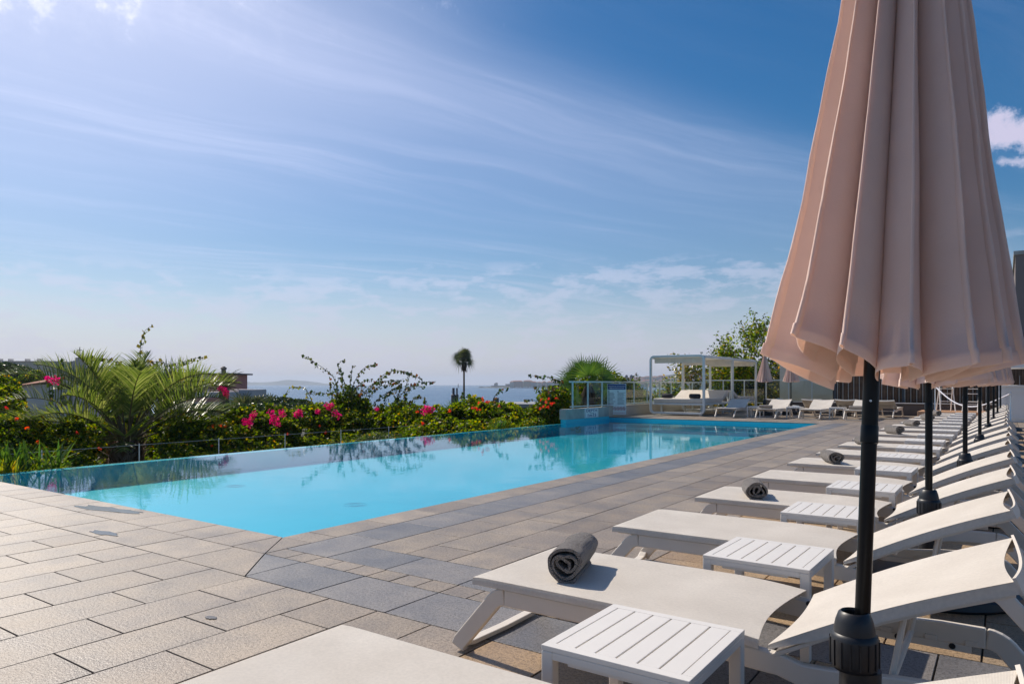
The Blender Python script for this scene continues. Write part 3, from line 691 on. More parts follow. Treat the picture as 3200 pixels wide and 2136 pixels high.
def spiral_towel(name,label,loc,rz,rad=.078,ln=.31,seed=0,flat=.94,detail=1,group='rolled grey towels on the loungers'):
    rr=random.Random(seed); turns=3.1; N=int(90*detail)+30; th=.0125
    def pt(s):
        a=s*turns*2*PI; q=.012+(rad-.008-.012)*s**.92
        wob=(1-s)*.012*math.sin(a*1.7+seed)+.004*math.sin(a*3+seed*2)+.003*mnoise.noise(Vector((s*9,seed,0)))
        q+=wob; x=q*math.cos(a-PI*.55); z=q*math.sin(a-PI*.55)*flat
        return x,z
    m=MB(); K=int(14*detail)+4; zmin=min(pt(i/N)[1] for i in range(N+1))-th/2
    vs=[];
    for k in range(K+1):
        y=(k/K-.5)*ln
        for i in range(N+1):
            s=i/N; x,z=pt(s); x2,z2=pt(min(1,s+.002)); x1,z1=pt(max(0,s-.002)); tx,tz=x2-x1,z2-z1; l=math.hypot(tx,tz) or 1
            nx,nz=tz/l,-tx/l; w=th/2*(1+.25*mnoise.noise(Vector((s*25,y*20,seed))))
            ye=y+(.010*mnoise.noise(Vector((s*12,seed,k//K)))+(.006*(s-.5)) )*(1 if k in(0,K) else 0)*(1 if k else -1)
            dn=.005*mnoise.noise(Vector((x*25,y*18,z*25)))
            bul=1 if 0<k<K else .965
            vs.append((x*bul+nx*(w+dn),ye,max(0,(z-zmin)*1+nz*(w+dn)))); vs.append((x*bul-nx*w,ye,max(0,(z-zmin)-nz*w)))
    r=2*(N+1); fs=[]
    for k in range(K):
        for i in range(N):
            for o in (0,1):
                a=k*r+2*i+o; fs.append((a,a+2,a+2+r,a+r))
        a=k*r; fs.append((a,a+1,a+1+r,a+r)); a=k*r+2*N; fs.append((a,a+1,a+1+r,a+r))
    for k in (0,K):
        for i in range(N):
            a=k*r+2*i; fs.append((a,a+1,a+3,a+2))
    m.add(vs,fs); o=m.build(name,M['towel'],smooth=True,angle=60); o.location=loc; o.rotation_euler=(0,0,rz)
    return tag(o,label,'towel',group)
# folded canopy: closed pleated cross-section per height
def canopy_mesh(seed,lobes,zb,zt,Rb,Rt,nz=26,per=22,off=(0,0),hem=.035,lean=(0,0),skew=.35,top=None,inner=.40):
    rr=random.Random(seed); wd=[rr.uniform(.7,1.35) for _ in range(lobes)]; S=sum(wd); acc=0; segs=[]
    for q in wd: segs.append((acc/S,q/S,rr.uniform(.86,1.06),rr.uniform(-.02,.02),rr.uniform(.15,1)*skew)); acc+=q
    zs=[0,.012,hem/(zt-zb),hem/(zt-zb)+.0006]+[ (i/nz)**1.0 for i in range(2,nz+1)]
    vs=[];fs=[]; ring=lobes*per
    for zi,f in enumerate(zs):
        fr=min(1,f); Ro=(Rb+(Rt-Rb)*fr**.93)
        if zi<=2: Ro*=1.0; pr=.004
        else: pr=0
        for li,(a0,aw,ramp_,dz,sk) in enumerate(segs):
            for k in range(per):
                s=k/per; ph=2*PI*s
                lob=.5-.5*math.cos(ph); lob=lob**.62
                rin=Ro*(inner-.12*fr); ro=Ro*(1+(ramp_-1)*(1-fr*.6))
                rad=rin+(ro-rin)*lob+(.009*mnoise.noise(Vector((li*3.1,s*2.4,fr*5+seed)))+.0035*mnoise.noise(Vector((li*7.1+s*6,s*5,fr*16))))*(1-.6*fr)+pr
                ang=2*PI*(a0+aw*(s+ (-.16)*math.sin(2*ph)*.9*(1-.3*fr) + sk*lob*.9*(1 if 1 else 0)))
                z=zb+(zt-zb)*fr+dz*(1-fr)+ (1-fr)**6*(-.020*(1-lob))+(1-fr)*(-.010*(1-lob)+.012*math.sin(ang*2+seed))
                vs.append((off[0]*(1-abs(fr-.3))+rad*math.cos(ang)+lean[0]*(z-zb),off[1]*(1-abs(fr-.3))+rad*math.sin(ang)+lean[1]*(z-zb),z))
    for zi in range(len(zs)-1):
        for k in range(ring): fs.append((zi*ring+k,zi*ring+(k+1)%ring,(zi+1)*ring+(k+1)%ring,(zi+1)*ring+k))
    return vs,fs,ring
def make_parasol(seed=3,lobes=15,tilt=0,near=False,label='',square=False,zb=1.235,Rb=.31,zt=2.78,Rt=.035,off=(0,0)):
    r=thing('closed_parasol',label,'parasol',(0,0,0),0,'closed blush parasols')
    lt=math.tan(tilt); n=40 if near else 20
    def ln(z): return (math.cos(TH)*lt*z,math.sin(TH)*lt*z)
    def cyl(name,prof,mat,k=n,smooth=True,cap=True):
        m=MB(); m.tube([(ln(z)[0],ln(z)[1],z) for _,z in prof],[q for q,_ in prof],k,cap=cap); return m.build(name,mat,r,smooth=smooth,angle=30)
    cyl('lower_pole',[(.0195,.3),(.0195,1.085)],M['black'])
    cyl('pole_sleeve',[(.0195,1.04),(.0222,1.042),(.0222,1.085),(.021,1.088),(.021,1.09)],M['black'])
    cyl('upper_pole',[(.0205,1.088),(.0205,2.80)],M['black'])
    if near:
        m=MB(); x,y=ln(1.15); d=Vector((-.02,-1,0)); d=Vector((math.sin(R(8)),-math.cos(R(8)),0)); p=Vector((x,y,1.155))
        m.tube([p+d*.018,p+d*.0235],[.0048,.0032],12); m.build('screw',M['steel'],r,smooth=True)
    # tightening cap with ribs
    m=MB(); m.lathe([(.030,.578),(.034,.585),(.040,.580),(.047,.560),(.051,.540),(.052,.528),(.0585,.522),(.0605,.510),(.0605,.452),(.0585,.440),(.055,.432),(.053,.430)],(0,0,0),48 if near else 24,cap=False)
    m.lathe([(.0305,.560),(.0305,.5775)],(0,0,0),24,cap=False)
    m.build('tightening_cap',M['blackplastic'],r,smooth=True,angle=40)
    m=MB()
    for k in range(16):
        a=2*PI*k/16; Mx=Matrix.Rotation(a,4,'Z'); m.box(.0598,.0632,-.0022,.0022,.442,.512,0,Mx)
    m.build('cap_ribs',M['blackplastic'],r)
    cyl('socket_tube',[(.052,.06),(.052,.431)],M['blackplastic'])
    m=MB()
    if square: m.box(-.30,.30,-.30,.30,0,.13); m.box(-.08,.08,-.08,.08,.13,.17)
    else: m.lathe([(.46,0),(.47,.015),(.46,.05),(.40,.085),(.2,.105),(.09,.11),(.07,.14)],(0,0,0),48)
    m.build('base',M['blackplastic'],r,smooth=not square,bevel=.008 if square else 0)
    lc=(math.cos(TH)*lt,math.sin(TH)*lt); z0=(lc[0]*zb,lc[1]*zb)
    vs,fs,ring=canopy_mesh(seed,lobes,zb,zt,Rb,Rt,nz=30 if near else 14,per=26 if near else 14,off=(0,0),lean=lc,hem=.036)
    vs=[(x+z0[0]+off[0]*(1 if z<2.2 else max(0,1-(z-2.2)/.6)),y+z0[1]+off[1]*(1 if z<2.2 else max(0,1-(z-2.2)/.6)),z) for x,y,z in vs]
    if near:
        def tl(x,y,z):
            xr=(x*math.cos(TH)+y*math.sin(TH))/.33; yr=(-x*math.sin(TH)+y*math.cos(TH))/.33; k=max(0,1-(z-zb)/.5)
            return z+k*(.10*max(0,-xr)+.02*max(0,xr)-.03*yr)
        vs=[(x,y,tl(x,y,z)) for x,y,z in vs]
    m=MB(); m.add(vs,fs); m.build('canopy',M['canopy'],r,smooth=True,solid=.0012,angle=70)
    m=MB(); x,y=ln(2.8); m.lathe([(.03,0),(.034,.02),(.02,.05),(.012,.09),(.004,.1)],(x,y,2.78),16); m.build('finial',M['blackplastic'],r,smooth=True)
    return r
# ---- rows
LY=[1.0,2.45,3.80,5.13,6.5,7.92,9.25,10.6,11.95,13.3,14.75,16.15,17.6,19.0,20.5,21.9,23.3]
ordw=['nearest','second','third','fourth','fifth','sixth','seventh','eighth','ninth','tenth','eleventh','twelfth','thirteenth','fourteenth','fifteenth','sixteenth','farthest']
lg=make_lounger(); index(lg)
for i,y in enumerate(LY):
    rot=random.uniform(-.012,.012) if i>1 else 0
    lab={0:'nearest sun lounger of the right row, cut off by the photo bottom',1:'second lounger of the right row, carrying the nearest rolled towel'}.get(i,'white sun lounger, %s from the camera in the long right row%s'%(ordw[i],', with a rolled towel' if i%2 else ', without a towel'))
    loc=(-1.925+random.uniform(-.02,.02)*(i>1),y+W/2,0)
    if i==0: lg.location=loc; lg['label']=lab
    else: dup(lg,loc,rot,lab)
tb=make_table(); index(tb)
TY=[2.075,3.465,4.83,6.13]+[ (LY[i]+W+LY[i+1])/2 for i in range(4,16)]
for i,y in enumerate(TY):
    lab='white slatted side table, %s from the camera in the right row'%ordw[i] if i else 'large nearest white slatted side table in front of the towelled lounger'
    loc=(-.925+random.uniform(-.03,.03)*(i>2),y,0)
    if i==0: tb.location=(-.935,y,0); tb['label']=lab
    else: dup(tb,loc,random.uniform(-.02,.02),lab)
for i,k in enumerate(range(1,17,2)):
    rr=random.Random(40+i)
    lab='rolled dark grey towel lying on the %s lounger of the right row'%ordw[k] if i else 'rolled dark grey towel on the second lounger, nearest and largest of the towels'
    spiral_towel('rolled_towel',lab,(-1.60 if i==0 else -1.56+rr.uniform(-.04,.05),LY[k]+(.33 if i==0 else .33),.342),R(17) if i==0 else (.38 if i==1 else rr.uniform(.45,.85)),seed=i*1.7+.4,detail=1.6 if i==0 else .7,flat=.92 if i==0 else rr.uniform(.72,.9),ln=.36 if i==0 else .33,rad=.090 if i==0 else .093)
PY=[2.10,4.78,7.5,10.4,13.3,16.0,19.0,22.3]
# the first parasol stands close to the camera and leans a little
p1=make_parasol(seed=5,lobes=14,tilt=R(2.2),near=True,label='large blush pink closed parasol in the foreground on a leaning black pole',off=(.035,.03),Rb=.328,zb=1.232,zt=3.05,Rt=.03)
p1.location=(-.337,PY[0],0)
p2=make_parasol(seed=8,lobes=13,label='closed blush parasol just behind the foreground one in the right row',zb=1.215); index(p2); p2.location=(-.37,PY[1],0)
for i,y in enumerate(PY[2:]):
    dup(p2,(-.30+.04*i*.9,y,0),random.uniform(0,6),'closed blush parasol, %s from the camera in the right row'%ordw[i+2])
dup(p2,(-.42,23.9,0),1.1,'closed blush parasol behind the rope at the end of the right row')
# far rows facing the pool (foot towards the camera)
FX=[(-8.13,24.75,0),(-6.75,24.85,0),(-5.42,25.25,0),(-4.05,25.4,0)]
nm=['leftmost','second from left','third from left','rightmost']
for i,(x,y,_) in enumerate(FX):
    dup(lg,(x,y,0),R(90+random.uniform(-2,2)),'white lounger facing the pool at the far end, %s of the front row'%nm[i])
for i,(x,y) in enumerate(((-7.2,29.6),(-5.95,29.7),(-4.75,29.7),(-3.45,29.5))):
    dup(lg,(x,y,0),R(-90+random.uniform(-2,2)),'far lounger with its raised back towards the pool, %s of the back row'%nm[i])
for i,(x,y,l) in enumerate(((-7.35,25.7,'left'),(-6.05,25.9,'middle'),(-4.7,26.1,'right'))):
    dup(tb,(x,y,0),0,'white side table between the far loungers, %s one'%l)
for i,(x,y,l) in enumerate(((-7.55,27.6,'leftmost of the three at the far end beside the cabanas'),(-6.9,28.9,'middle of the three at the far end'),(-5.0,28.3,'rightmost of the three at the far end'))):
    o=make_parasol(seed=20+i,lobes=12,square=True,zb=1.30,Rb=.34,zt=2.35,label='closed pale pink parasol, '+l); o.location=(x,y,0)
spiral_towel('rolled_towel','grey towel on the second far lounger facing the pool',(-6.85,25.2,.338),R(90),seed=3.3,detail=.6,ln=.42,group=None)
spiral_towel('rolled_towel','grey towel on the rightmost far lounger facing the pool',(-4.1,25.85,.338),R(80),seed=5.3,detail=.6,ln=.42,group=None)
tray=MB(); tray.box(-.13,.13,-.1,.1,0,.02); tray.box(-.1,.08,-.07,.07,.021,.045); o=tray.build('menu_booklets',M['white'],loc=(-6.0,25.85,.401)); tag(o,'small stack of pale booklets on the middle far side table','booklets')
fl=MB(); fl.lathe([(.01,0),(.05,.01),(.055,.05),(.03,.06),(.01,.062)],(0,0,0),14); fl.lathe([(.01,0),(.04,.01),(.04,.045),(.01,.05)],(.1,.02,0),14)
o=fl.build('purple_towel',pbr('violet_cloth',(.45,.08,.6),.8),smooth=True,loc=(-3.55,28.6,.335)); o.scale=(1.6,1,1); tag(o,'small bright violet cloth on the rightmost back lounger','cloth')
# cabanas
def cabana(x0,x1,y0,y1,label,head):
    r=thing('daybed_cabana',label,'cabana',((x0+x1)/2,y0,0),0,'white daybed cabanas at the far end'); w=(x1-x0)/2; L=y1-y0; H=2.3; t=.085
    def loop(y,name):
        P=[]; rc=.14
        for cx,cz,a0 in ((w-rc-t/2,H-rc-t/2,0),(-w+rc+t/2,H-rc-t/2,90),(-w+rc+t/2,rc+.05+t/2,180),(w-rc-t/2,rc+.05+t/2,270)):
            for i in range(6):
                a=R(a0+i*18); P.append((cx+rc*math.cos(a),y,cz+rc*math.sin(a)))
        m=MB(); m.sweep(P,.10,t,(0,1,0),closed=True); m.build(name,M['cabana'],r,bevel=.012)
    loop(.05,'front_frame'); loop(L-.05,'rear_frame')
    for s in (-1,1):
        m=MB(); m.box(s*w-.04-s*.045,s*w+.04-s*.045,.101,L-.101,H-.13,H-.03); m.build('roof_beam',M['cabana'],r,bevel=.008)
        for y in (.05,L-.05):
            m=MB(); m.lathe([(.03,0),(.03,.03),(.012,.031),(.012,.055)],(s*(w-.2),y,0),12); m.build('foot',M['steel'],r)
    m=MB(); 
    m.grid(lambda u,v:(-w+.09+(2*w-.18)*v,.12+(L-.24)*u,H-.06-.03*abs(math.sin(u*PI*6))**.6-.012*math.sin(PI*v)),72,6)
    m.grid(lambda u,v:(-w+.09+(2*w-.18)*v,.30+.012*math.sin(v*40),H-.08-.22*u),4,40); m.grid(lambda u,v:(-w+.09+(2*w-.18)*v,L-.22+.012*math.sin(v*40),H-.08-.22*u),4,40)
    m.build('roof_cloth',M['white_cloth'],r,smooth=True,solid=.003)
    m=MB(); m.box(-w+.09,w-.09,.11,L-.11,.40,.47); m.build('bed_base',M['cabana'],r,bevel=.01)
    for s in (-1,1):
        for y in (.5,L-.5):
            m=MB(); m.box(s*(w-.3)-.03,s*(w-.3)+.03,y-.03,y+.03,.0,.4); m.build('bed_leg',M['cabana'],r)
    a,c,b=(L-1.15,L-.12,1) if head else (1.15,.12,-1)
    flat=(.12,a) if head else (a,L-.12)
    m=MB(); m.box(-w+.1,w-.1,flat[0],flat[1],.475,.64); m.build('mattress',M['sling'],r,bevel=.03)
    m=MB(); Mx=Matrix(((0,1,0,0),(1,0,0,0),(0,0,1,0),(0,0,0,1)))
    dx=(c-a); vs=[]; 
    for x in (-w+.1,w-.1):
        vs+=[(x,a+.01*b,.50),(x,a+.01*b,.64),(x,a+dx*.72,.95),(x,a+dx*.80,.82)]
    m.add(vs,[(0,1,2,3),(7,6,5,4),(0,4,5,1),(1,5,6,2),(2,6,7,3),(3,7,4,0)]); m.build('raised_back',M['sling'],r,bevel=.02)
    m=MB()
    for x in (-w+.2,w-.2):
        m.sweep([(x,a+dx*.80,.83),(x,a+dx*.98,.50)],.05,.04,(1,0,0))
    m.build('back_support',M['cabana'],r)
    return r
cabana(-11.35,-9.15,25.5,28.95,'white framed daybed cabana nearest the pool, with two charcoal rolls on the bed',True)
cabana(-11.45,-9.25,29.1,32.6,'white framed daybed cabana standing behind the first one',False)
for i,(x,l) in enumerate(((-10.75,'left'),(-9.65,'right'))):
    m=MB(); 
    m.lathe([(.02,-.21),(.085,-.2),(.10,-.17),(.102,0),(.10,.17),(.085,.2),(.02,.21)],(0,0,0),20); o=m.build('charcoal_roll',M['cushion'],smooth=True,loc=(x,25.85,.738)); o.rotation_euler=(PI/2,0,PI/2); o.scale=(1,.9,1)
    tag(o,'charcoal rolled cushion on the front of the nearer cabana bed, %s one'%l,'cushion')
fl=thing('spotlight_pair','pair of small grey globe spotlights above the glass railing left of the cabana','lamp',(PX0-.15,24.9,1.27))
for s in (-1,1):
    m=MB(); m.tube([(0,0,0),(s*.1,0,.14)],.012,6); m.build('stem',M['rail'],fl)
    m=MB(); m.lathe([(.015,-.02),(.035,.0),(.055,.05),(.06,.09),(.045,.13),(.01,.15)],(s*.1,0,.14),12); m.build('globe',pbr('grey_globe',(.35,.33,.36),.4),fl,smooth=True)
# ================================================================ VEGETATION
def leaves(name,C,size,mat,parent=None,droop=.3,asp=.62,fold=.25,hang=False,sizevar=.35,D=None):
    """folded rhombic leaves (two triangles) around the centres C"""
    C=np.asarray(C,dtype=float); N=len(C)
    if N==0: return None
    if D is None:
        D=RS.normal(size=(N,3)); D[:,2]=D[:,2]*.5-droop
    if hang: D[:,2]-=1.3
    D/=np.linalg.norm(D,axis=1)[:,None]; A=RS.normal(size=(N,3)); S=np.cross(D,A); S/=np.linalg.norm(S,axis=1)[:,None]; Nn=np.cross(S,D)
    L=(size*(1+sizevar*RS.uniform(-1,1,N)))[:,None]
    base=C-D*L*.5; tip=C+D*L*.5; mid=C-D*L*.12
    l=mid+S*L*asp*.5+Nn*L*fold*.5; r=mid-S*L*asp*.5+Nn*L*fold*.5
    V=np.stack([base,l,tip,r],1).reshape(-1,3); i=np.arange(N)*4
    F=np.concatenate([np.stack([i,i+1,i+2],1),np.stack([i,i+2,i+3],1)])
    return raw(name,V,F,mat,parent)
def blob(c,r,n,shell=.55):
    d=RS.normal(size=(n,3)); d/=np.linalg.norm(d,axis=1)[:,None]
    k=shell+(1-shell)*RS.uniform(0,1,n)**.5; return np.asarray(c)+d*k[:,None]*np.asarray(r)
# ---- garden slope: depth of the planting seen over the infinity edge
def TU(u): return float(np.interp(u,[-200,0,400,800,1000,1150,1300,1450,1600,1720,1800,1950,2100],[19,20,22,24,26,26.5,24.5,24,24,24.5,27.5,29.5,33]))
def vg(u,v,X=-12.75): return at(u,v,TU(u)-(X+12.75)*1.6)
def crest_t(u):
    k=(u-1600)/FP; return 11.78/(math.sin(TH)-math.cos(TH)*k)
def hedge_v(u): return float(np.interp(u,[-200,0,400,620,800,1000,1300,1500,1600,1700,1780],[1300,1300,1298,1292,1272,1270,1276,1268,1276,1282,1285]))
N=120000; U=RS.uniform(-190,1775,N); S=RS.uniform(0,1,N); P=[]
for u,s in zip(U,S):
    tc=crest_t(u); T1=TU(u); cs=(1.3*FP/tc)/FP; q1=at(u,hedge_v(u),T1).z; palmgap=275<u<500
    t0=max(tc+.55,T1-2.4)+(2.2 if palmgap else 0); T1=max(T1,t0+1.2)+(1.5 if palmgap else 0); t=t0+(T1-t0)*s; g=s**1.15; vc=HY+cs*FP
    v=vc+4+(hedge_v(u)-vc-4)*g; zs=HC-(v-HY)/FP*t; n=.8*min(1,.25+s*1.4)*.8
    p=at(u,HY,t); n1=mnoise.noise(Vector((p.x*.55,p.y*.55,zs*.8)))*.9+mnoise.noise(Vector((p.x*1.7,p.y*1.7,zs*1.7+5)))*.45
    fx=Vector((math.sin(TH),-math.cos(TH),0)); zz=zs+n1*n*.55-abs(random.gauss(0,.14)); p=p+fx*(n1*n*.9)
    if mnoise.noise(Vector((p.x*2.4,p.y*2.4,zz*2.4)))>-.25 and zz<1.0: P.append((p.x,p.y,zz))
rb=random.Random(77); PB=[np.array(P)]
for i in range(190):
    u=rb.uniform(-190,1775); s=rb.random(); tc=crest_t(u); T1=TU(u); cs=(1.3*FP/tc)/FP; pg=270<u<520
    t0=max(tc+.9,T1-2.2)+(2.5 if pg else 0); T1=max(T1,t0+1.0)+(1.5 if pg else 0); t=t0+(T1-t0)*s; g=s**1.1; vc=HY+cs*FP; v=vc+6+(hedge_v(u)-vc-6)*g
    k=.8; c=at(u,v,t); rz=rb.uniform(.28,.62)*k; rx=rb.uniform(.4,.85)*k; q=blob((c.x,c.y,c.z-rz*.55),(rx,rx*rb.uniform(.8,1.2),rz),int(700*k*rx/.6),.72)
    nn=np.array([mnoise.noise(Vector(a)*3.2) for a in q]); PB.append(q[(nn>-.3)&(q[:,2]>c.z-rz*1.1)])
P=np.concatenate(PB)
ho=leaves('hedge',P,.105,M['leaf'],asp=.72); tag(ho,'dense leafy green hedge behind the infinity edge',kind='stuff')
# yellow-leaved stretch & darker clumps within the ground cover
for nm,cs,mt,sz in (('yellow_shrub',[((640,1375),(.8,.9,.35)),((760,1385),(.7,1,.32)),((700,1345),(.6,.8,.3)),((830,1395),(.5,.8,.25))],M['leaf_yellow'],.10),):
    Q=[blob(vg(u,v,-12.45),r,1500) for (u,v),r in cs]
    o=leaves(nm,np.concatenate(Q),sz,mt); tag(o,'low yellow-leaved shrub at the foot of the hedge right of the feathery palm','shrub')
fo=[blob(onx(u,v,-12.5),(.25,.5,.22),900,.3) for u,v in ((120,1468),(1580,1338),(1650,1332),(1710,1325),(1560,1326))]
o=leaves('low_groundcover',np.concatenate(fo),.05,M['leaf']); tag(o,kind='stuff')
gp=blob(onx(1180,1372,-12.9),(.3,.9,.22),2600,.1)
o=leaves('feathery_herb',gp,.035,M['leaf_dark'],asp=.3); tag(o,'fine-leaved grey green bush against the pool edge in the middle of the hedge','bush')
# thin cable fence in the hedge
cf=thing('cable_fence','low white cable fence on thin posts running through the hedge','fence',(-15.5,2,-.32))
m=MB(); m.tube([(0,0,.19),(0,15.5,.19)],.0035,5); m.build('cable',M['white'],cf)
for k in range(8):
    m=MB(); m.box(-.008,.008,k*1.9+.25-.008,k*1.9+.25+.008,-.9,.22); m.build('post',M['white'],cf)
# ---- flowers
def cluster(cs,mat,size,n,r): 
    return np.concatenate([blob(c,(r*random.uniform(.7,1.2),)*3,n,.2) for c in cs])
# ---- bougainvillea with arching shoots
def smooth_path(P,n=8):
    P=[Vector(p) for p in P]; out=[]
    for i in range(len(P)-1):
        a,b,c,d=P[max(0,i-1)],P[i],P[i+1],P[min(len(P)-1,i+2)]
        for k in range(n):
            t=k/n; out.append(.5*((2*b)+(c-a)*t+(2*a-5*b+4*c-d)*t*t+(3*b-a-3*c+d)*t**3))
    out.append(P[-1]); return out
def shrub(label,curves,X,flowers=(),orange=(),density=24,ls=.11,mat='leaf_tendril',name='bougainvillea',body=None,r0=.014):
    """curves: skyline-shoots as (u, v) lists at plane x=X; each shoot gets its own depth"""
    b0=vg(*curves[0][0],X); r=thing(name,label,'shrub',(b0.x,b0.y,-2.2)); off=Vector((b0.x,b0.y,-2.2))
    m=MB(); LC=[]
    for cv in curves:
        dx=random.uniform(-.6,.6); n=len(cv); pts=[]
        for i,(u,v) in enumerate(cv):
            xx=X+dx*(i/(n-1)); pts.append(vg(u,v,xx)-off)
        pts=smooth_path(pts,8); pts=[p+Vector([mnoise.noise(p*5+Vector((i,0,0)))*.012 for i in (0,7,19)]) for p in pts]
        L=len(pts); m.tube(pts,[r0*(1-.75*i/(L-1))+.0015 for i in range(L)],5)
        acc=0; 
        for i in range(1,L):
            seg=(pts[i]-pts[i-1]); acc+=seg.length*density
            while acc>0:
                acc-=1; f=random.random(); p=pts[i-1].lerp(pts[i],f); s=.04*(1.6-i/L)
                LC.append(p+Vector((random.gauss(0,s),random.gauss(0,s),random.gauss(-.04,s))))
    m.build('stems',M['stem'],r,smooth=True)
    LC=np.array([tuple(p) for p in LC]); o=leaves('leaves',LC,ls,M[mat],r,hang=True,asp=.8,fold=.3,sizevar=.45)
    if body:
        Q=np.concatenate([blob(vg(u,v,X)-off,rr,nn,.15) for (u,v),rr,nn in [(c_,tuple(1.6*q_ for q_ in r_),n_) for c_,r_,n_ in body]]); leaves('inner_leaves',Q,ls,M['leaf'],r,asp=.8,droop=.6)
    for fl_,mt_,n_,rr_,sz_ in ((flowers,M['magenta'],42,.13,.06),(orange,M['orange'],9,.06,.06)):
        for u,v in fl_:
            c_=at(u,v,TU(u)-1.9)-off; leaves('flower_cluster',blob(tuple(c_),(rr_*random.uniform(.7,1.1),)*3,int(n_*random.uniform(.8,1.3)),.05),sz_,mt_,r,asp=.9)
    return r
def c3(L): return [(700+x/3.3557,1080+y/3.3557) for x,y in L]
def c1(L): return [(x/2.936,1000+y/2.936) for x,y in L]
def c6(L): return [(1380+x/5.593,1050+y/5.593) for x,y in L]
shrub('tall central bougainvillea with long arching shoots against the sea',[c3(l) for l in (
 [(1260,760),(1200,560),(1180,420),(1130,310),(1050,240),(960,180),(880,125),(810,98)],
 [(1330,760),(1310,560),(1270,400),(1225,300),(1195,190),(1265,150)],
 [(1300,760),(1290,560),(1240,420),(1240,320),(1215,220)],
 [(1330,700),(1320,480),(1330,330),(1355,215),(1385,215)],
 [(1330,640),(1350,430),(1420,290),(1470,235),(1540,205),(1600,188)],
 [(1280,640),(1160,510),(1050,500),(900,485)],[(1250,700),(1150,560),(1110,470),(1120,370)],
 [(1340,620),(1400,440),(1470,370),(1560,350)],[(1340,680),(1400,540),(1480,420),(1380,380)],
 [(1300,700),(1220,520),(1150,450),(1200,360),(1260,350)],[(1370,700),(1440,600),(1390,470),(1330,400)],[(1320,720),(1290,600),(1350,500),(1300,420)])],
 -12.9,flowers=c3([(1130,620),(1160,700),(1200,735),(1100,650),(985,690),(1075,625)]),body=[(c3([(1330,650)])[0],(.5,.55,.30),900),(c3([(1300,540)])[0],(.2,.25,.3),300),(c3([(1230,600)])[0],(.25,.3,.25),300),(c3([(1400,640)])[0],(.25,.35,.25),350)])
shrub('bougainvillea with wide drooping arcs of leaves, right of the tall central one',[c3(l) for l in (
 [(1440,760),(1500,500),(1600,370),(1700,290),(1820,258),(1950,290),(2080,350)],[(1480,720),(1520,560),(1600,440),(1750,400),(1890,345)],
 [(1500,760),(1560,620),(1640,540),(1750,470),(1870,390)],[(1750,760),(1800,560),(1900,480),(2000,400),(2100,380),(2225,372)],
 [(1920,760),(1905,600),(1900,480),(1920,380),(1970,260)],[(1850,760),(1900,660),(1960,590),(2010,540),(2080,540),(2140,620)],
 [(1850,740),(1880,560),(1960,440),(2110,420)],[(1460,700),(1420,560),(1480,480),(1560,400),(1680,370),(1830,360)],[(1800,760),(1830,620),(1780,500),(1840,420)],
 [(1600,740),(1700,640),(1690,560),(1740,480)],[(1850,700),(1820,560),(1850,440),(1800,380)])],
 -12.9,flowers=c3([(2130,650),(2165,675),(2100,690),(1600,660)]),orange=c3([(2025,690),(2090,810),(2160,700)]),density=22,body=[(c3([(1860,690)])[0],(.2,.5,.28),800),(c3([(1450,680)])[0],(.2,.2,.3),500)])
shrub('low arched bougainvillea shoot looping over, with magenta flowers left of the tall one',[c3(l) for l in (
 [(970,700),(900,530),(850,450),(780,435),(700,440),(650,500),(630,600)],[(950,760),(920,620),(880,560),(860,470)],[(620,700),(560,640),(480,640),(440,690)],[(640,700),(560,620),(450,610)])],
 -12.75,flowers=c3([(290,750),(310,715),(225,800),(265,820),(490,700),(520,740),(600,690),(620,725),(560,770),(500,790),(560,820),(780,690),(760,720),(800,710)]),ls=.11,density=12,mat='leaf_lime')
shrub('single tall bougainvillea shoot sticking up into the sky above the feathery palm',[c1(l) for l in (
 [(1285,900),(1280,480),(1288,330),(1295,200),(1330,100),(1395,50)],[(1290,700),(1300,480),(1340,410),(1440,380),(1560,405),(1680,380),(1780,350),(1900,335)],[(1300,900),(1330,560),(1400,450),(1430,400)])],
 -13.2,density=22,ls=.13,mat='leaf_yellow')
shrub('lime leaved bougainvillea shoot drooping in front of the pink building',[c1(l) for l in (
 [(1500,900),(1520,560),(1600,475),(1690,530),(1800,545),(1900,540),(1990,610)],[(1540,800),(1560,600),(1660,560),(1740,545)])],
 -13.0,flowers=[(690,1213),(700,1220),(705,1226),(708,1236)],density=24,ls=.13,mat='leaf_lime')
shrub('leafy shoot hanging across the top left of the feathery palm',[c1(l) for l in ([(1150,700),(1120,420),(1060,380),(960,355),(880,345),(800,345)],[(560,800),(565,500),(572,420),(575,350)],[(470,800),(450,600),(480,540),(560,530)])],
 -13.3,flowers=[(152,1183),(175,1187)],density=26,ls=.13,mat='leaf_tendril')
shrub('bush of orange flowers and long thin shoots beside the concrete wall',[c6(l) for l in (
 [(2150,1250),(2180,1000),(1990,900),(1850,880),(1600,880)],[(2160,1200),(2150,850),(1900,720),(1760,700),(1520,685)],[(2140,1250),(2040,1010),(1850,960),(1750,950),(1620,930)],
 [(2100,1280),(1900,1150),(1700,1130),(1500,1110),(1430,1120)],[(2100,1200),(1900,1080),(1830,1030),(1750,1010)])]+[[(1720,1290),(1700,1250),(1690,1235)]],
 -12.5,orange=[(1692,1248),(1706,1255),(1716,1246),(1722,1262),(1698,1268),(1740,1245),(1712,1272),(1690,1275),(1730,1258)],density=18,ls=.11,body=[((1735,1262),(.25,.7,.42),2400),((1705,1282),(.25,.6,.22),1100)])
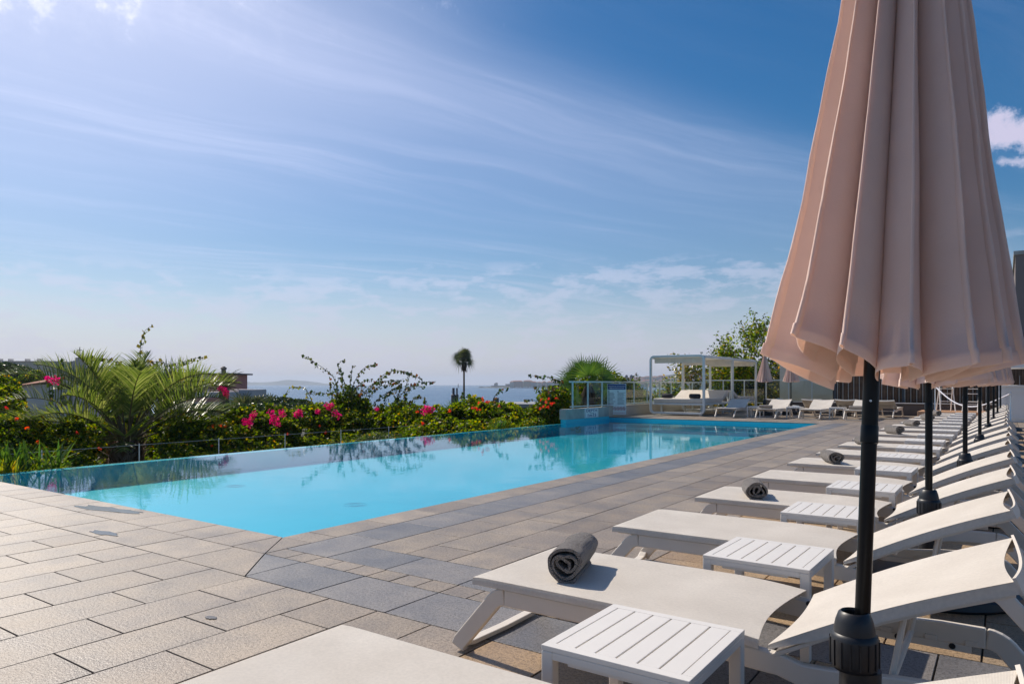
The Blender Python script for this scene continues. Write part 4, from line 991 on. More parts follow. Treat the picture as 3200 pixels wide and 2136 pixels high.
shrub('short leafy shoots with orange trumpet flowers right of the low fan palm',[c6(l) for l in ([(870,1280),(890,1160),(930,1050),(1020,940),(1160,890)],[(560,1300),(610,1180),(620,1080)],[(420,1280),(350,1120),(360,960)],[(500,1280),(460,1150),(500,1090),(550,1130)])],
 -12.8,orange=[(1508,1243),(1510,1250),(1498,1258),(1526,1254),(1492,1278),(1488,1275),(1518,1256),(1560,1268),(1476,1270),(1500,1280)],density=14,body=[((1475,1262),(.2,.35,.2),500),((1545,1285),(.3,1.0,.22),1600)])
shrub('bougainvillea leaves and stems behind the glass railing beside the cabana',[[(1960,1260),(1975,1200),(2000,1180),(1985,1165)],[(1900,1240),(1940,1185),(1975,1178),(1990,1163)],[(2010,1290),(2040,1240),(2070,1228)],[(1880,1200),(1920,1186),(1985,1190)],[(2060,1280),(2080,1240),(2100,1232)],[(1790,1250),(1800,1215),(1820,1230)]],
 -12.9,density=16,body=[((1820,1235),(.3,.9,.5),2600),((1900,1215),(.3,1.0,.5),2600),((1965,1225),(.3,.7,.35),1500),((2010,1255),(.2,.6,.35),1100),((1870,1260),(.3,2.0,.3),1600)])
# scattered orange and magenta blossoms on the hedge belong to a trumpet vine
vine=thing('trumpet_vine','orange flowered vine scattered over the left half of the hedge','vine',(-12.4,8,-1))
of=Vector((-12.4,8,-1))
for u,v in ((85,1337),(50,1308),(665,1330),(690,1328),(705,1333),(118,1380),(900,1355),(1018,1350),(660,1390),(1320,1322),(1480,1275),(240,1352),(20,1275),(1405,1283),(310,1400),(1000,1330)):
    leaves('flower_cluster',blob(tuple(at(u,v,TU(u)-1.9)-of),(.05,)*3,9,.1),.06,M['orange'],vine,asp=.7)
leaves('leaves',np.concatenate([blob(vg(u,v,-12.45)-of,(.2,.4,.15),260) for u,v in ((85,1337),(680,1330),(1018,1350))]),.07,M['leaf_lime'],vine)
# ---- strap-leaved clumps at the edge
def strap(label,u,v,n,ln,spread,x=-12.12,name='strap_leaf_plant'):
    p=onx(u,v,x); r=thing(name,label,'plant',(p.x,p.y,p.z)); V=[];F=[]
    for i in range(n):
        a=random.uniform(0,2*PI); tl=random.uniform(.15,spread); L=ln*random.uniform(.6,1.1); w=random.uniform(.012,.026)
        d=Vector((math.cos(a)*math.sin(tl),math.sin(a)*math.sin(tl),math.cos(tl))); s=d.cross(Vector((0,0,1))); s.normalize(); o=Vector((random.gauss(0,.06),random.gauss(0,.12),0)); b=len(V); K=5
        for k in range(K+1):
            t=k/K; q=o+d*L*t+Vector((math.cos(a),math.sin(a),-1))*.12*L*t*t; ww=w*(1-t**2.2)*1.0+.0008
            V+= [tuple(q-s*ww),tuple(q+s*ww)]
        for k in range(K): F.append((b+2*k,b+2*k+1,b+2*k+3,b+2*k+2))
    raw('blades',V,F,M['leaf_lime'] if 'yellow' in label else M['fan'],r); return r
strap('clump of upright strap leaves at the far left of the pool edge',45,1470,60,.52,.45,-12.35)
strap('clump of sword-shaped leaves leaning right beside the palm trunk',165,1460,26,.60,1.0,-12.25)
strap('small yellow green sword-leaved clump at the left end by the water',12,1478,26,.30,.7,-12.1)
strap('short strap-leaved tuft at the foot of the low fan palm',1560,1335,30,.30,.7,-12.1)
tw=thing('pale_twig_shrub','pale yellow-green twiggy shrub leaning over the pool edge left of centre','shrub',tuple(onx(1040,1400,-12.1))); of=tw.location.copy(); m=MB(); LC=[]
for i in range(26):
    a=random.uniform(-1.2,1.9); L=random.uniform(.3,.75); p=Vector((random.gauss(0,.08),random.gauss(0,.3),-.1)); d=Vector((random.gauss(0,.2),math.sin(a),math.cos(a)*.8+.15)).normalized(); pp=[p+d*L*t+Vector((0,0,-.12*t*t)) for t in (0,.25,.5,.75,1)]; m.tube(pp,[.004,.0035,.003,.002,.001],4)
    for q in pp[1:]:
        for _ in range(5): LC.append(tuple(q+Vector([random.gauss(0,.025) for _ in range(3)])))
m.build('twigs',pbr('pale_twig',(.22,.24,.08),.7),tw); leaves('leaves',LC,.03,M['leaf_lime'],tw,asp=.4)
# ---- feather palm fronds
def frond_geo(start,az,el,L,droop,lf,n,V,F,ST,frac=.32,w=.011,vee=.6,twist=0):
    K=16; P=[]; p=Vector(start); e=el
    for k in range(K+1):
        P.append(p.copy()); d=Vector((math.cos(az)*math.cos(e),math.sin(az)*math.cos(e),math.sin(e))); p=p+d*L/K; e-=droop/K*(.4+1.2*k/K)
    ST.append((P,[.028*(1-.82*k/K)+.002 for k in range(K+1)]))
    side=Vector((-math.sin(az),math.cos(az),0))
    for i in range(n):
        t=frac+(1-frac)*(i+.5)/n; f=t*K; k=min(K-1,int(f)); q=P[k].lerp(P[k+1],f-k); d=(P[k+1]-P[k]).normalized(); up=side.cross(d).normalized()*-1
        if up.z<0: up=-up
        ll=lf*(math.sin(PI*min(1,(t-frac)/(1-frac)*.75+.22)))*random.uniform(.85,1.1)
        for s in (-1,1):
            fw=.55+.5*t; dd=(side*s*(1-.25*t)+d*fw+up*vee*random.uniform(.6,1.2)+Vector((random.gauss(0,.06),random.gauss(0,.06),random.gauss(0,.06)))).normalized()
            wn=dd.cross(up).normalized()*w*random.uniform(.8,1.2); b=len(V); S=3
            for a in range(S+1):
                u=a/S; r=q+dd*ll*u+Vector((0,0,-.22*ll*u*u)); ww=wn*(1-u**1.6)*.9+wn*.06
                V.append(tuple(r-ww)); V.append(tuple(r+ww))
            for a in range(S): F.append((b+2*a,b+2*a+1,b+2*a+3,b+2*a+2))
pp=at(395,1451,21.5); fp=thing('feather_palm','big feathery palm with arching fronds and a shaggy trunk behind the left of the pool','palm',(pp.x,pp.y,-2.35))
m=MB(); m.lathe([(.42,0),(.48,.5),(.52,1.05),(.46,1.45),(.30,1.8),(.1,1.92)],(0,0,0),18); m.build('trunk',M['fibre'],fp,smooth=True)
V=[];F=[]
for i in range(620):
    a=random.uniform(0,2*PI); z=random.uniform(.4,1.9); r=.47; d=Vector((math.cos(a)*random.uniform(.2,.8),math.sin(a)*random.uniform(.2,.8),random.uniform(.2,1))).normalized(); L=random.uniform(.15,.5); o=Vector((r*math.cos(a)*.9,r*math.sin(a)*.9,z)); s=d.cross(Vector((0,0,1))).normalized()*random.uniform(.01,.045); b=len(V)
    V+=[tuple(o-s),tuple(o+s),tuple(o+d*L+s*.3),tuple(o+d*L-s*.3)]; F.append((b,b+1,b+2,b+3))
raw('old_leaf_bases',V,F,M['deadleaf'],fp)
camr=TH  # azimuth helper: the picture's right is (cos35, sin35)
fr=[]
rp=random.Random(21)
for k,(sd,el,L,dr) in enumerate([(-1,.75,2.25,1.25),(-.95,1.0,2.1,1.2),(-.8,.55,2.0,1.1),(-.6,1.15,1.9,1.0),(-.35,1.3,1.9,.7),(-.1,1.5,1.75,.35),(.1,1.45,1.6,.4),(.35,1.2,1.9,.9),(.6,1.1,2.0,1.1),(.8,.95,2.1,1.25),(.95,.75,2.3,1.2),(1,.95,2.2,1.3),(-1,1.2,1.9,1.35),(.9,1.2,1.8,1.5),(-.5,.8,1.7,1.3),(.5,.8,1.7,1.4),(-.2,1.0,1.9,1.2),(.2,1.05,1.9,1.2),(-.75,1.3,2.0,1.4),(.7,1.35,1.9,1.2),(-.9,.35,1.7,.7),(.85,.45,1.7,1.1),(.45,.5,1.3,1.5),(-.05,1.25,2.0,.8),(-.98,1.05,2.35,1.5),(-.9,.8,2.3,1.1),(.97,1.1,2.3,1.6),(-.7,1.0,2.2,1.5),(-1,.5,2.1,.9),(.75,.7,2.1,1.5),(-.4,1.4,2.0,1.0),(.25,1.5,1.9,.6)]):
    # sd = sine of the direction across the picture
    cs=math.sqrt(max(0,1-sd*sd))*(1 if k%2 else -1); az=math.atan2(sd*math.sin(TH)+cs*math.cos(TH),sd*math.cos(TH)-cs*math.sin(TH))
    V=[];F=[];ST=[]; frond_geo((.1*math.cos(az),.1*math.sin(az),1.72),az,el,L*(1.45+.42*abs(sd)),dr,1.3,38,V,F,ST,frac=.30,w=.021,vee=.85)
    fo=raw('frond',V,F,M['frond'],fp); s=MB(); 
    for P_,r_ in ST: s.tube(P_,r_,6)
    s.build('frond_stalk',M['stem'],fo,smooth=True)
# ---- fan palms
def fan_geo(hub,dirv,nrm,Rr,n,V,F,spread=3.6,split=.5,droop=.15,w=.5):
    d0=Vector(dirv).normalized(); nr=Vector(nrm).normalized(); sd=d0.cross(nr).normalized(); nr=sd.cross(d0)
    for i in range(n):
        a=(i/(n-1)-.5)*spread; d=(d0*math.cos(a)+sd*math.sin(a)).normalized(); t=d.cross(nr).normalized(); L=Rr*(.8+.2*math.cos(a*.6))*random.uniform(.84,1.08)
        hw=spread/(n-1)*.5*split*L*1.02; b=len(V)
        for u,ww,pl in ((0,.1,0),(split,1,1),(.72,.42,1),(1,.03,1)):
            q=hub+d*L*u+nr*(.02*(1 if i%2 else -1)*0)-Vector((0,0,droop*L*max(0,u-.45)**1.5))
            V.append(tuple(q-t*hw*ww+nr*hw*ww*.45)); V.append(tuple(q)); V.append(tuple(q+t*hw*ww+nr*hw*ww*.45))
        for k in range(3):
            for j in (0,1): F.append((b+3*k+j,b+3*k+j+1,b+3*k+3+j+1,b+3*k+3+j))
def pic(dx,dz,dy=0):   # direction: right in the picture, up, away
    return Vector((math.cos(TH)*dx-math.sin(TH)*dy,math.sin(TH)*dx+math.cos(TH)*dy,dz))
def fan_palm(label,base,trunk,tr,fans,mat,n=24,dr=.15,name='fan_palm',skirt=None,split=.42):
    r=thing(name,label,'palm',tuple(base)); m=MB()
    if trunk>.05:
        K=12; m.tube([(0,0,trunk*k/K) for k in range(K+1)],[tr*(1.15-.2*k/K+.05*math.sin(k*2.1)) for k in range(K+1)],14); m.build('trunk',M['fibre'],r,smooth=True)
    for (dx,dz,dy,pl,Rr,nx,nz_,ny) in fans:
        d=pic(dx,dz,dy).normalized(); hub=Vector((0,0,trunk))+d*pl; V=[];F=[]
        fan_geo(hub,d,pic(nx,nz_,ny),Rr,n,V,F,split=split,droop=dr); o=raw('fan_leaf',V,F,mat,r); s=MB(); s.tube([(0,0,trunk-.05),tuple(Vector((0,0,trunk))+d*pl*.5+Vector((0,0,.03*pl))),tuple(hub)],[.014,.01,.007],5); s.build('leaf_stalk',M['stem'],o)
    if skirt:
        V=[];F=[]
        for i in range(skirt[0]):
            a=random.uniform(0,2*PI); z=trunk-random.uniform(0,skirt[1]); d=Vector((math.cos(a)*.3,math.sin(a)*.3,-1)).normalized(); L=skirt[2]*random.uniform(.6,1.1); o=Vector((math.cos(a)*tr,math.sin(a)*tr,z)); s=Vector((-math.sin(a),math.cos(a),0))*skirt[2]*.12; b=len(V)
            V+=[tuple(o-s*.4),tuple(o+s*.4),tuple(o+d*L*.7+s),tuple(o+d*L*.7-s),tuple(o+d*L)]; F+=[(b,b+1,b+2),(b,b+2,b+3),(b+3,b+2,b+4)]
        raw('dry_skirt',V,F,M['deadleaf'],r)
    return r
b=at(1450,1345,24); b.z-=.3
fan_palm('low bright green fan palm at the pool edge, three open fans',b,.35,.12,[(.0,1,-.1,.42,.85,.1,.3,-1),(.8,.7,-.2,.55,.78,-.2,.2,-1),(-.75,.7,-.2,.5,.72,.3,.2,-1),(-1,.15,-.1,.55,.62,.1,.6,-1),(-.35,.9,.3,.45,.8,.2,.1,-1),(1,.1,-.1,.5,.5,-.2,.5,-1),(.4,.5,-.5,.3,.5,0,.5,-1),(-.35,.35,-.5,.3,.5,0,.5,-1)],M['fan'],26)
b=at(1838,1250,26.6); b.z=-.9
fan_palm('big fan palm with a thick brown trunk standing behind the glass railing',b,2.0,.17,[(0,.95,-.3,.42,.92,.05,.2,-1),(.85,.5,-.15,.62,.88,-.15,.15,-1),(-.95,.12,-.1,.62,.82,.05,.3,-1),(-.35,1,.3,.72,.72,.1,.1,-1),(.42,1,.35,.72,.78,-.1,.1,-1),(-.72,.6,.2,.6,.78,.2,.15,-1),(.95,-.1,.1,.6,.6,-.1,.3,-1),(-.55,-.6,-.1,.45,.55,.1,.2,-1),(.3,.25,-.4,.25,.6,0,.2,-1)],M['fan'],23,skirt=(60,.5,.45))
def crown_palm(label,u,v_top,v_base,t,R_,nl,name='tall_fan_palm',tr=.22,kind='fan',skirt=True):
    top=at(u,v_top,t); base=at(u,v_base,t); H=top.z-base.z-R_*.8; fans=[]
    for i in range(nl):
        a=i*2.39996+random.gauss(0,.25); e=random.uniform(-.75,1.2); e=1.35 if i<3 else e; sm=i%3==1
        if sm: a=random.choice((0,PI))+random.gauss(0,.4)
        fans.append((math.cos(a)*math.cos(e),math.sin(e),math.sin(a)*math.cos(e),R_*(.04 if sm else random.uniform(.15,.42)),R_*(.34 if sm else random.uniform(.40,.60)),random.uniform(-.5,.5),.15,-.9))
    return fan_palm(label,base,H,tr,fans,M['fan_dark'],11,.75,name,skirt=(110,R_*.5,R_*.42) if skirt else None,split=.3)
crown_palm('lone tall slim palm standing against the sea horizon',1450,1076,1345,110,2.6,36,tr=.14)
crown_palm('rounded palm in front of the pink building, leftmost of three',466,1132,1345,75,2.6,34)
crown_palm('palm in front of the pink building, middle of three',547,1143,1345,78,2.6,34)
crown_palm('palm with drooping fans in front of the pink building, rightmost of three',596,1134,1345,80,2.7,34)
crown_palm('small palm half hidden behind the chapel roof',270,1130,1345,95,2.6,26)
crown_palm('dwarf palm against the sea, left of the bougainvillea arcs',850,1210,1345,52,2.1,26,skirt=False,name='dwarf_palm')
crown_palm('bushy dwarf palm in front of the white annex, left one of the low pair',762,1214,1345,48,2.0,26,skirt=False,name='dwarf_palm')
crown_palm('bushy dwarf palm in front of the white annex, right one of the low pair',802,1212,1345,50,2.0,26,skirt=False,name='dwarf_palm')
dpp=at(700,1315,46); dp=thing('date_palm','dark date palm with a rosette of narrow fronds behind the magenta flowers','palm',tuple(dpp)); m=MB(); hgt=2.1; m.tube([(0,0,-1),(0,0,hgt)],[.35,.3],12); m.build('trunk',M['fibre'],dp)
V=[];F=[];ST=[]
for i in range(40): frond_geo((0,0,hgt),random.uniform(0,2*PI),random.uniform(-.1,1.25),random.uniform(1.3,1.8),1.1,.28,26,V,F,ST,frac=.12,w=.016)
raw('crown',V,F,M['fan_dark'],dp); s=MB(); [s.tube(a,c,4) for a,c in ST]; s.build('frond_stalks',M['stem'],dp)
# ---- trees
def tree(label,base,height,spread,mat,nleaf=5000,ls=.12,trunk=.12,name='broadleaf_tree',levels=4,up=.75,seed=1,lean=(0,0),sparse=.0,clump=.35,red=0,cat='tree'):
    rr=random.Random(seed); r=thing(name,label,cat,tuple(base)); m=MB(); tips=[]
    def grow(p,d,L,rad,lv):
        pts=[p]; q=p.copy(); dd=d.copy()
        for k in range(3):
            dd=(dd+Vector([rr.gauss(0,.14) for _ in range(3)])+Vector((0,0,.06))).normalized(); q=q+dd*L/3; pts.append(q.copy())
        m.tube([tuple(x) for x in pts],[rad,rad*.85,rad*.72,rad*.6],6 if lv<2 else 4)
        if lv>=levels-2: tips.extend([(pts[2],lv),(pts[3],lv)])
        if lv>=levels: return
        for k in range(3 if lv<2 else rr.choice((2,3))):
            a=rr.uniform(0,2*PI); s=rr.uniform(.45,.95); nd=(dd*math.cos(s)+Vector((math.cos(a),math.sin(a),rr.uniform(-.2,.5)))*math.sin(s)*spread).normalized(); grow(pts[rr.choice((2,3))] if k else pts[3],nd,L*rr.uniform(.62,.85),rad*.58,lv+1)
    d=Vector((lean[0],lean[1],1)).normalized(); grow(Vector((0,0,-.5)),d,height*up*.42,trunk,0)
    m.build('trunk',M['bark'],r,smooth=True)
    T=np.array([tuple(t[0]) for t in tips]); sc=height/max(1e-3,T[:,2].max())
    ix=RS.randint(0,len(T),nleaf); C=T[ix]+RS.normal(size=(nleaf,3))*clump*np.array([1,1,.6]); 
    leaves('crown',C,ls,mat,r,asp=.55,droop=.5)
    r.scale=(sc,)*3
    if red: leaves('seed_heads',T[RS.randint(0,len(T),red)]+RS.normal(size=(red,3))*.12,ls*.8,M['deadleaf'],r)
    return r
def T_(u,t,zb=-2.5): p=at(u,1199,t); p.z=zb; return p
tree('open airy tree with sparse leaves rising left of the foreground parasol',T_(2350,37),7.5,1.0,M['leaf'],4200,.15,.12,seed=4,levels=5,clump=.20,red=120)
tree('dark bushy tree behind the cabana roofs at the left',T_(2232,38),5.2,1.2,M['leaf'],6500,.13,.11,seed=9,clump=.34)
tree('yellowish bushy tree filling the gap between cabana and pink parasols',T_(2290,36.5),5.0,1.2,M['leaf_yellow'],3600,.13,.11,seed=12,clump=.22)
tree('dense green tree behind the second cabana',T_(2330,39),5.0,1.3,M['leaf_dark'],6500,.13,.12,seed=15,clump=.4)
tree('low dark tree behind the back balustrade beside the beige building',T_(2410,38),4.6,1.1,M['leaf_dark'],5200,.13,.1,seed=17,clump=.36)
def mass(label,blobs,mat,ls,n,name='shrub_mass',cat='bush',x=None):
    r=thing(name,label,cat,tuple(blobs[0][0])); of=Vector(blobs[0][0]); Q=np.concatenate([blob(Vector(c)-of,rd,int(n*k),.45) for c,rd,k in blobs])
    nn=np.array([mnoise.noise(Vector(q)*(1.2/max(.3,blobs[0][1][0]*.4))) for q in Q]); leaves('foliage',Q[nn>-.18],ls,mat,r)
    m=MB(); m.tube([(0,0,-blobs[0][1][2]*1.3),(0,0,0)],[.12,.05],6); m.build('trunk',M['bark'],r); return r
def B_(u,v,t,rx,rz,k=1): return (at(u,v,t),(rx,rx,rz),k)
mass('dark wooded knoll below the beige block at the far left',[B_(30,1160,120,2.6,1.4),B_(0,1155,122,3,1.5),B_(70,1175,118,2.4,1.6),B_(100,1190,115,2.4,1.6),B_(40,1195,112,3.5,2)],M['leaf_dark'],.5,2600,name='tree_clump',cat='trees')
mass('rounded light green tree right of the wooded knoll at the far left',[B_(112,1172,108,1.1,.8),B_(95,1185,106,1.6,1.0)],M['leaf'],.35,1300,name='round_tree',cat='tree')
mass('big green bush at the left edge of the picture behind the hedge',[B_(8,1215,24,.55,.5),B_(30,1245,23,.5,.45),B_(-10,1270,23,.7,.5),B_(20,1285,22,.6,.5)],M['leaf'],.11,2200)
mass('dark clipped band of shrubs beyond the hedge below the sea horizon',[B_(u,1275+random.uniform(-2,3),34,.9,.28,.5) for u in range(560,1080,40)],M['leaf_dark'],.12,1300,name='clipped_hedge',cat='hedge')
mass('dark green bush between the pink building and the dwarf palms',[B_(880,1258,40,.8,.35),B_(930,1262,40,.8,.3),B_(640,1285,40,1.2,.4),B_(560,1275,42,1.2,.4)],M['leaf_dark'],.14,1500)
# ---- buildings beyond the hedge
def block(name,label,u0,u1,vt,t,d,mat,zb=-9,rz=None,parts=()):
    a=at(u0,vt,t); b=at(u1,vt,t); w=(b-a).length; r=thing(name,label,'building',((a.x+b.x)/2,(a.y+b.y)/2,zb),TH if rz is None else rz); h=a.z-zb
    m=MB(); m.box(-w/2,w/2,0,d,-1,h); m.build('wall',mat,r); return r,w,h
wp=pbr('pink_render',(.52,.21,.18),.85,.08,.3); wpl=pbr('pale_render',(.66,.58,.56),.85,.08,.3); wb=pbr('sand_render',(.74,.59,.49),.85,.06,.2); rf=pbr('dark_roof_edge',(.09,.08,.09),.7)
gl=pbr('dim_window',(.05,.05,.055),.25,.1,1)
r,w,h=block('pink_building','pink building with a flat dark roof and three small windows',655,722,1170,130,8,wp)
m=MB(); m.box(-w/2-2.0,w/2+.9,-.8,8.5,h,h+.28); m.build('roof',rf,r)
for k in range(3):
    m=MB(); x=-w/2+w*(.16+.29*k); m.box(x,x+w*.22,-.06,-.02,h-2.0,h-1.25); m.build('window',gl,r)
    m=MB(); m.box(x-.12,x+w*.22+.12,-.10,-.061,h-1.24,h-1.12); m.box(x-.12,x+w*.22+.12,-.10,-.061,h-2.12,h-2.01); m.build('window_frame',wpl,r)
m=MB(); m.lathe([(.45,0),(.4,.7),(.55,.75),(.55,1),(.2,1.3)],(-.2,2,h+.28),12); m.build('chimney',rf,r,smooth=True)
m=MB(); m.box(-w/2-1.4,-w/2-.005,-.2,7,-1,h-.005); m.build('grey_corner',wpl,r)
r,w,h=block('pink_wing','long pink wing with white pilasters behind the palms',485,640,1168,134,9,wp)
m=MB(); m.box(-w/2-.5,w/2+.3,-.7,9.5,h,h+.25); m.build('roof',rf,r)
for k in range(7):
    m=MB(); x=-w/2+w*(k+.3)/7; m.box(x,x+.35,-.28,-.01,0,h-.9); m.build('pilaster',wpl,r)
m=MB(); m.tube([(-1,2,h),(-1,2,h+3.2)],.05,5); m.build('antenna',rf,r)
r,w,h=block('white_annex','low white flat-roofed annex left of the sea view, stepped lower',700,745,1216,120,7,wpl)
r,w,h=block('white_annex','lowest pale flat-roofed block beside the sea, right of the annex',746,787,1217,118,7,pbr('lilac_white',(.5,.46,.46),.8))
r,w,h=block('terrace_block','pale terrace block with pink band under the pink building',610,700,1224,112,6,wpl); m=MB(); m.box(-w/2,w/2,-.03,-.005,h-1.6,h-.9); m.build('pink_band',wp,r)
r,w,h=block('beige_block','long beige flat-roofed building at the far left on the rise',-90,163,1130,170,10,wb)
m=MB(); 
for k in range(4): x=-w/2+w*(.50+.045*k); m.box(x,x+.35,-.06,-.01,h-4.3,h-2.5)
m.build('windows',gl,r); m=MB(); m.box(-w/2,w/2,-.1,10,h,h+.2); m.build('parapet',wb,r)
for x in (-4,-1.5,2.6,5.5):
    m=MB(); [m.tube([(x+j*.28,1,h+.2),(x+j*.28,1,h+.75)],.08,5) for j in range(5)]; m.build('roof_vents',rf,r)
m=MB(); m.tube([(2.9,-.1,h-.8),(2.9,-.1,h-4.5)],.1,5); m.build('drainpipe',rf,r)
r,w,h=block('chapel','small pale chapel with a rounded gable and metal cross',213,262,1144,120,7,wpl)
m=MB(); m.prism([(-w/2,0),(w/2,0),(w/2,.5),(w*.3,.9),(-w*.1,1.0),(-w*.42,.7),(-w/2,.3)],0,.8,M=Matrix(((1,0,0,0),(0,0,1,-.1),(0,1,0,h-.01),(0,0,0,1)))); m.build('gable',wb,r)
m=MB(); m.box(-.1,1.2,0,.8,h+.9,h+1.5); m.build('cross_plinth',wb,r)
m=MB(); m.tube([(.4,.4,h+1.5),(.4,.4,h+3.3)],.06,6); m.tube([(.0,.4,h+2.75),(.8,.4,h+2.75)],.05,6); m.build('cross',rf,r)
m=MB(); m.box(-w/2-.2,w/2+.2,-.25,-.005,h-1.1,h-.8); m.build('cornice',M['white'],r)
hr_=thing('tiled_house','low house with a sloping terracotta roof below the knoll at the left','house',tuple(at(100,1218,90)),TH); m=MB(); m.box(-1.6,2.6,0,5,-6,.7); m.build('wall',wpl,hr_)
m=MB(); m.add([(-2.1,-.5,.5),(3,-.5,1.2),(3,3,1.9),(-1.5,3,1.1),(-2.1,-.5,.35),(3,-.5,1.05)],[(0,1,2,3),(4,5,1,0)]); m.build('roof',hr,hr_)
g_=at(1650,1258,60); lr=thing('flat_roof_hall','long low hall with a flat grey roof between hedge and sea','building',(g_.x,g_.y,-7),TH)
m=MB(); m.box(-5.5,4.5,0,7,-1,6.2); m.build('wall',pbr('slate_cladding',(.1,.1,.125),.6,.1,1),lr); m=MB(); m.box(-5.8,4.8,-.3,7.3,6.2,6.5); m.build('roof_edge',pbr('grey_roof_edge',(.3,.3,.31),.7),lr)
m=MB(); m.box(-3.0,-2.5,1,1.5,6.5,7.0); m.build('roof_box',rf,lr)
for (u,w_) in ((1417,.12),(1428,.08)):
    q=at(u,1262,70); m=MB(); m.lathe([(w_*2,-3),(w_*2,.9),(w_,1.0),(w_,1.6)],(0,0,0),8); o=m.build('mast',rf,loc=tuple(q)); tag(o,'dark mast beyond the hedge left of the lone palm, %s one'%('thicker' if w_>.1 else 'thinner'),'mast')
# ================================================================ AIR, SKY, LIGHT, CAMERA
SUN_EL,SUN_AZ=R(44),R(-80)      # azimuth from +Y towards +X
sd=Vector((math.sin(SUN_AZ)*math.cos(SUN_EL),math.cos(SUN_AZ)*math.cos(SUN_EL),math.sin(SUN_EL)))
HAZE=True
if HAZE:
    m,nt,out=newmat('haze_air'); v=nt.nodes.new('ShaderNodeVolumePrincipled'); v.inputs['Color'].default_value=(.72,.84,1,1); v.inputs['Density'].default_value=1.3e-4; v.inputs['Anisotropy'].default_value=.2
    nt.links.new(v.outputs[0],out.inputs['Volume']); hz=MB(); hz.box(-10500,10500,-10500,10500,-17,120); o=hz.build('haze',m); tag(o,kind='stuff')
wd=bpy.data.worlds.new('World'); SC.world=wd; wd.use_nodes=True; nt=wd.node_tree; nt.nodes.clear()
out=nt.nodes.new('ShaderNodeOutputWorld'); bg=nt.nodes.new('ShaderNodeBackground'); nt.links.new(bg.outputs[0],out.inputs[0])
sky=nt.nodes.new('ShaderNodeTexSky'); sky.sky_type='NISHITA'; sky.sun_disc=False; sky.sun_elevation=SUN_EL; sky.sun_rotation=SUN_AZ; sky.altitude=10; sky.air_density=1.0; sky.dust_density=.6; sky.ozone_density=2.5
hs=nt.nodes.new('ShaderNodeHueSaturation'); hs.inputs['Saturation'].default_value=1.46; hs.inputs['Value'].default_value=.71; nt.links.new(sky.outputs[0],hs.inputs['Color'])
gm=nt.nodes.new('ShaderNodeGamma'); gm.inputs[1].default_value=1.0; nt.links.new(hs.outputs[0],gm.inputs[0])
tc=nt.nodes.new('ShaderNodeTexCoord'); D=tc.outputs['Generated']
sx=nt.nodes.new('ShaderNodeSeparateXYZ'); nt.links.new(D,sx.inputs[0]); X,Y,Z=sx.outputs
zc=mth(nt,'MAXIMUM',mth(nt,'ADD',Z,.035),.02)
px=mth(nt,'DIVIDE',X,zc); py=mth(nt,'DIVIDE',Y,zc)
ca,sa=math.cos(R(21)),math.sin(R(21))
sN=mth(nt,'SUBTRACT',mth(nt,'MULTIPLY',px,ca),mth(nt,'MULTIPLY',py,sa))     # across the streaks
lN=mth(nt,'ADD',mth(nt,'MULTIPLY',px,sa),mth(nt,'MULTIPLY',py,ca))          # along them
def comb(a,b,c=0.0):
    n=nt.nodes.new('ShaderNodeCombineXYZ')
    for i,q in enumerate((a,b,c)):
        if isinstance(q,(int,float)): n.inputs[i].default_value=q
        else: nt.links.new(q,n.inputs[i])
    return n.outputs[0]
wob=noise(nt,comb(mth(nt,'MULTIPLY',sN,.5),mth(nt,'MULTIPLY',lN,.35)),1,3)
s2=mth(nt,'ADD',sN,mth(nt,'MULTIPLY',wob,1.1))
st=noise(nt,comb(mth(nt,'MULTIPLY',s2,3.4),mth(nt,'MULTIPLY',lN,.34)),1.0,9,.68)
st2=noise(nt,comb(mth(nt,'MULTIPLY',s2,.8),mth(nt,'MULTIPLY',lN,.12),3.0),1.0,4,.55)
def mr(x,a,b,c=0,d=1,sm=True):
    n=nt.nodes.new('ShaderNodeMapRange'); n.interpolation_type='SMOOTHSTEP' if sm else 'LINEAR'
    nt.links.new(x,n.inputs[0])
    for i,q in zip((1,2,3,4),(a,b,c,d)): n.inputs[i].default_value=q
    return n.outputs[0]
sheet=mr(mth(nt,'ADD',sN,mth(nt,'MULTIPLY',mth(nt,'SUBTRACT',wob,.5),.5)),-1.95,-1.35,1,0)
streak=mth(nt,'MULTIPLY',mr(st,.42,.72),mr(st2,.33,.62))
veil=mth(nt,'MULTIPLY',sheet,mr(Z,.15,.62,.10,.42))
cir=mth(nt,'ADD',mth(nt,'MULTIPLY',streak,mth(nt,'ADD',mth(nt,'MULTIPLY',sheet,.14),.11)),veil,clamp=True)
# bright cloud patch high on the left, low cloud bank, small cumulus on the right
def near(u,v,ru,rv):
    d=at(u,v,1.0)-Vector((0,0,HC)); d.normalize(); rt=Vector((math.cos(TH),math.sin(TH),0)); upv=rt.cross(d)
    def dot(q):
        n=nt.nodes.new('ShaderNodeVectorMath'); n.operation='DOT_PRODUCT'; nt.links.new(D,n.inputs[0]); n.inputs[1].default_value=tuple(q); return n.outputs['Value']
    a=mth(nt,'SUBTRACT',dot(rt),rt.dot(d)); c=dot(upv)
    c=mth(nt,'DIVIDE',c,rv); a=mth(nt,'DIVIDE',a,ru); r2=mth(nt,'ADD',mth(nt,'MULTIPLY',a,a),mth(nt,'MULTIPLY',c,c)); r2=mth(nt,'ADD',r2,mth(nt,'LESS_THAN',dot(d),0)); return mth(nt,'SQRT',r2)
fine=noise(nt,D,26,7,.66); fine2=noise(nt,comb(mth(nt,'MULTIPLY',X,1),Y,mth(nt,'MULTIPLY',Z,3.2)),16,7,.62)
def cloud(d,nz,amp,th,soft): return mr(mth(nt,'ADD',mth(nt,'SUBTRACT',1,d),mth(nt,'MULTIPLY',mth(nt,'SUBTRACT',nz,.5),amp)),th,th+soft)
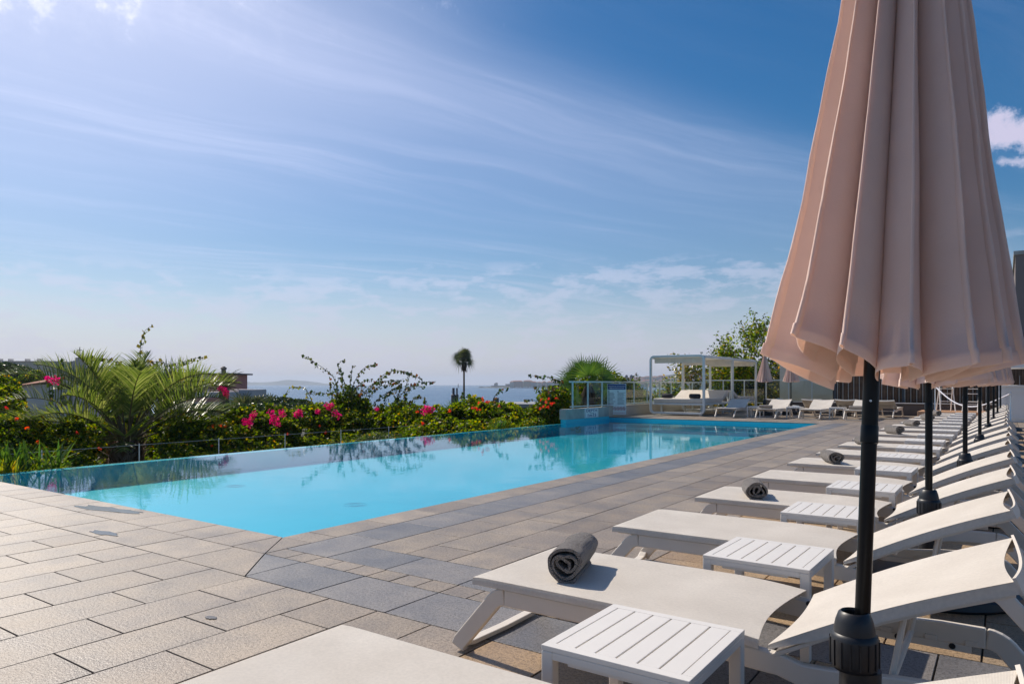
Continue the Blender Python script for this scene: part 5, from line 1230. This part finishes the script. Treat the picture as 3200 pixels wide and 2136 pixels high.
patch=mth(nt,'MULTIPLY',cloud(near(380,-40,.42,.09),fine,2.4,.2,1.3),.75)
cum=mth(nt,'MAXIMUM',cloud(near(3185,420,.055,.026),fine,2.6,.18,.6),mth(nt,'MULTIPLY',cloud(near(3175,506,.04,.011),fine,3,.3,.6),.8))
topz=mth(nt,'ADD',.125,mth(nt,'MULTIPLY',mr(sN,-8.5,-3.2),.055))
band=mr(mth(nt,'SUBTRACT',topz,Z),-.012,.03); band=mth(nt,'MULTIPLY',band,mr(fine2,.40,.62)); band=mth(nt,'MULTIPLY',band,.48)
low=mr(Z,0.0,.16,.72,0)
f=mth(nt,'MAXIMUM',mth(nt,'MAXIMUM',cir,patch),mth(nt,'MAXIMUM',cum,band),clamp=True); f=mth(nt,'ADD',f,mth(nt,'MULTIPLY',low,mth(nt,'SUBTRACT',1,f)),clamp=True)
# clouds are brighter towards the sun
n=nt.nodes.new('ShaderNodeVectorMath'); n.operation='DOT_PRODUCT'; nt.links.new(D,n.inputs[0]); n.inputs[1].default_value=tuple(sd)
lit=mr(n.outputs['Value'],-.2,1,.0,1)
glow=mth(nt,'MULTIPLY',mr(n.outputs['Value'],.72,1.0),.28); f=mth(nt,'ADD',f,mth(nt,'MULTIPLY',glow,mth(nt,'SUBTRACT',1,f)),clamp=True)
cc=mixc(nt,lit,(4.8,5.1,6.3),(8.3,8.5,10.8))
hzc=mixc(nt,lit,(4.6,4.6,5.6),(5.3,5.2,6.5))
cc=mixc(nt,mr(Z,.05,.25),hzc,cc)
cc=mixc(nt,mth(nt,'MULTIPLY',patch,1,clamp=True),cc,(11,10.8,12.5))
cc=mixc(nt,cum,cc,(5.2,5.0,6.6))
nt.links.new(mixc(nt,f,gm.outputs[0],cc),bg.inputs[0]); bg.inputs[1].default_value=.112
sun=bpy.data.lights.new('sun','SUN'); sun.energy=4.5; sun.angle=R(.53); sun.color=(1,.91,.79)
so=bpy.data.objects.new('sun_lamp',sun); COL.objects.link(so); so.rotation_euler=sd.to_track_quat('Z','Y').to_euler(); so.location=(-20,3,20)
cam=bpy.data.cameras.new('camera'); cam.sensor_width=36; cam.lens=36*FP/3200; cam.shift_y=(HY-1068)/3200; cam.clip_start=.05; cam.clip_end=30000
co=bpy.data.objects.new('camera',cam); COL.objects.link(co); co.location=(0,0,HC); co.rotation_euler=(PI/2,0,TH); SC.camera=co
SC.view_settings.view_transform='Standard'; SC.view_settings.look='None'; SC.view_settings.exposure=.13; SC.view_settings.gamma=1
SC.render.engine='CYCLES'
try:
    SC.cycles.volume_bounces=0; SC.cycles.transparent_max_bounces=24; SC.cycles.max_bounces=8; SC.cycles.sample_clamp_indirect=6
except Exception: pass
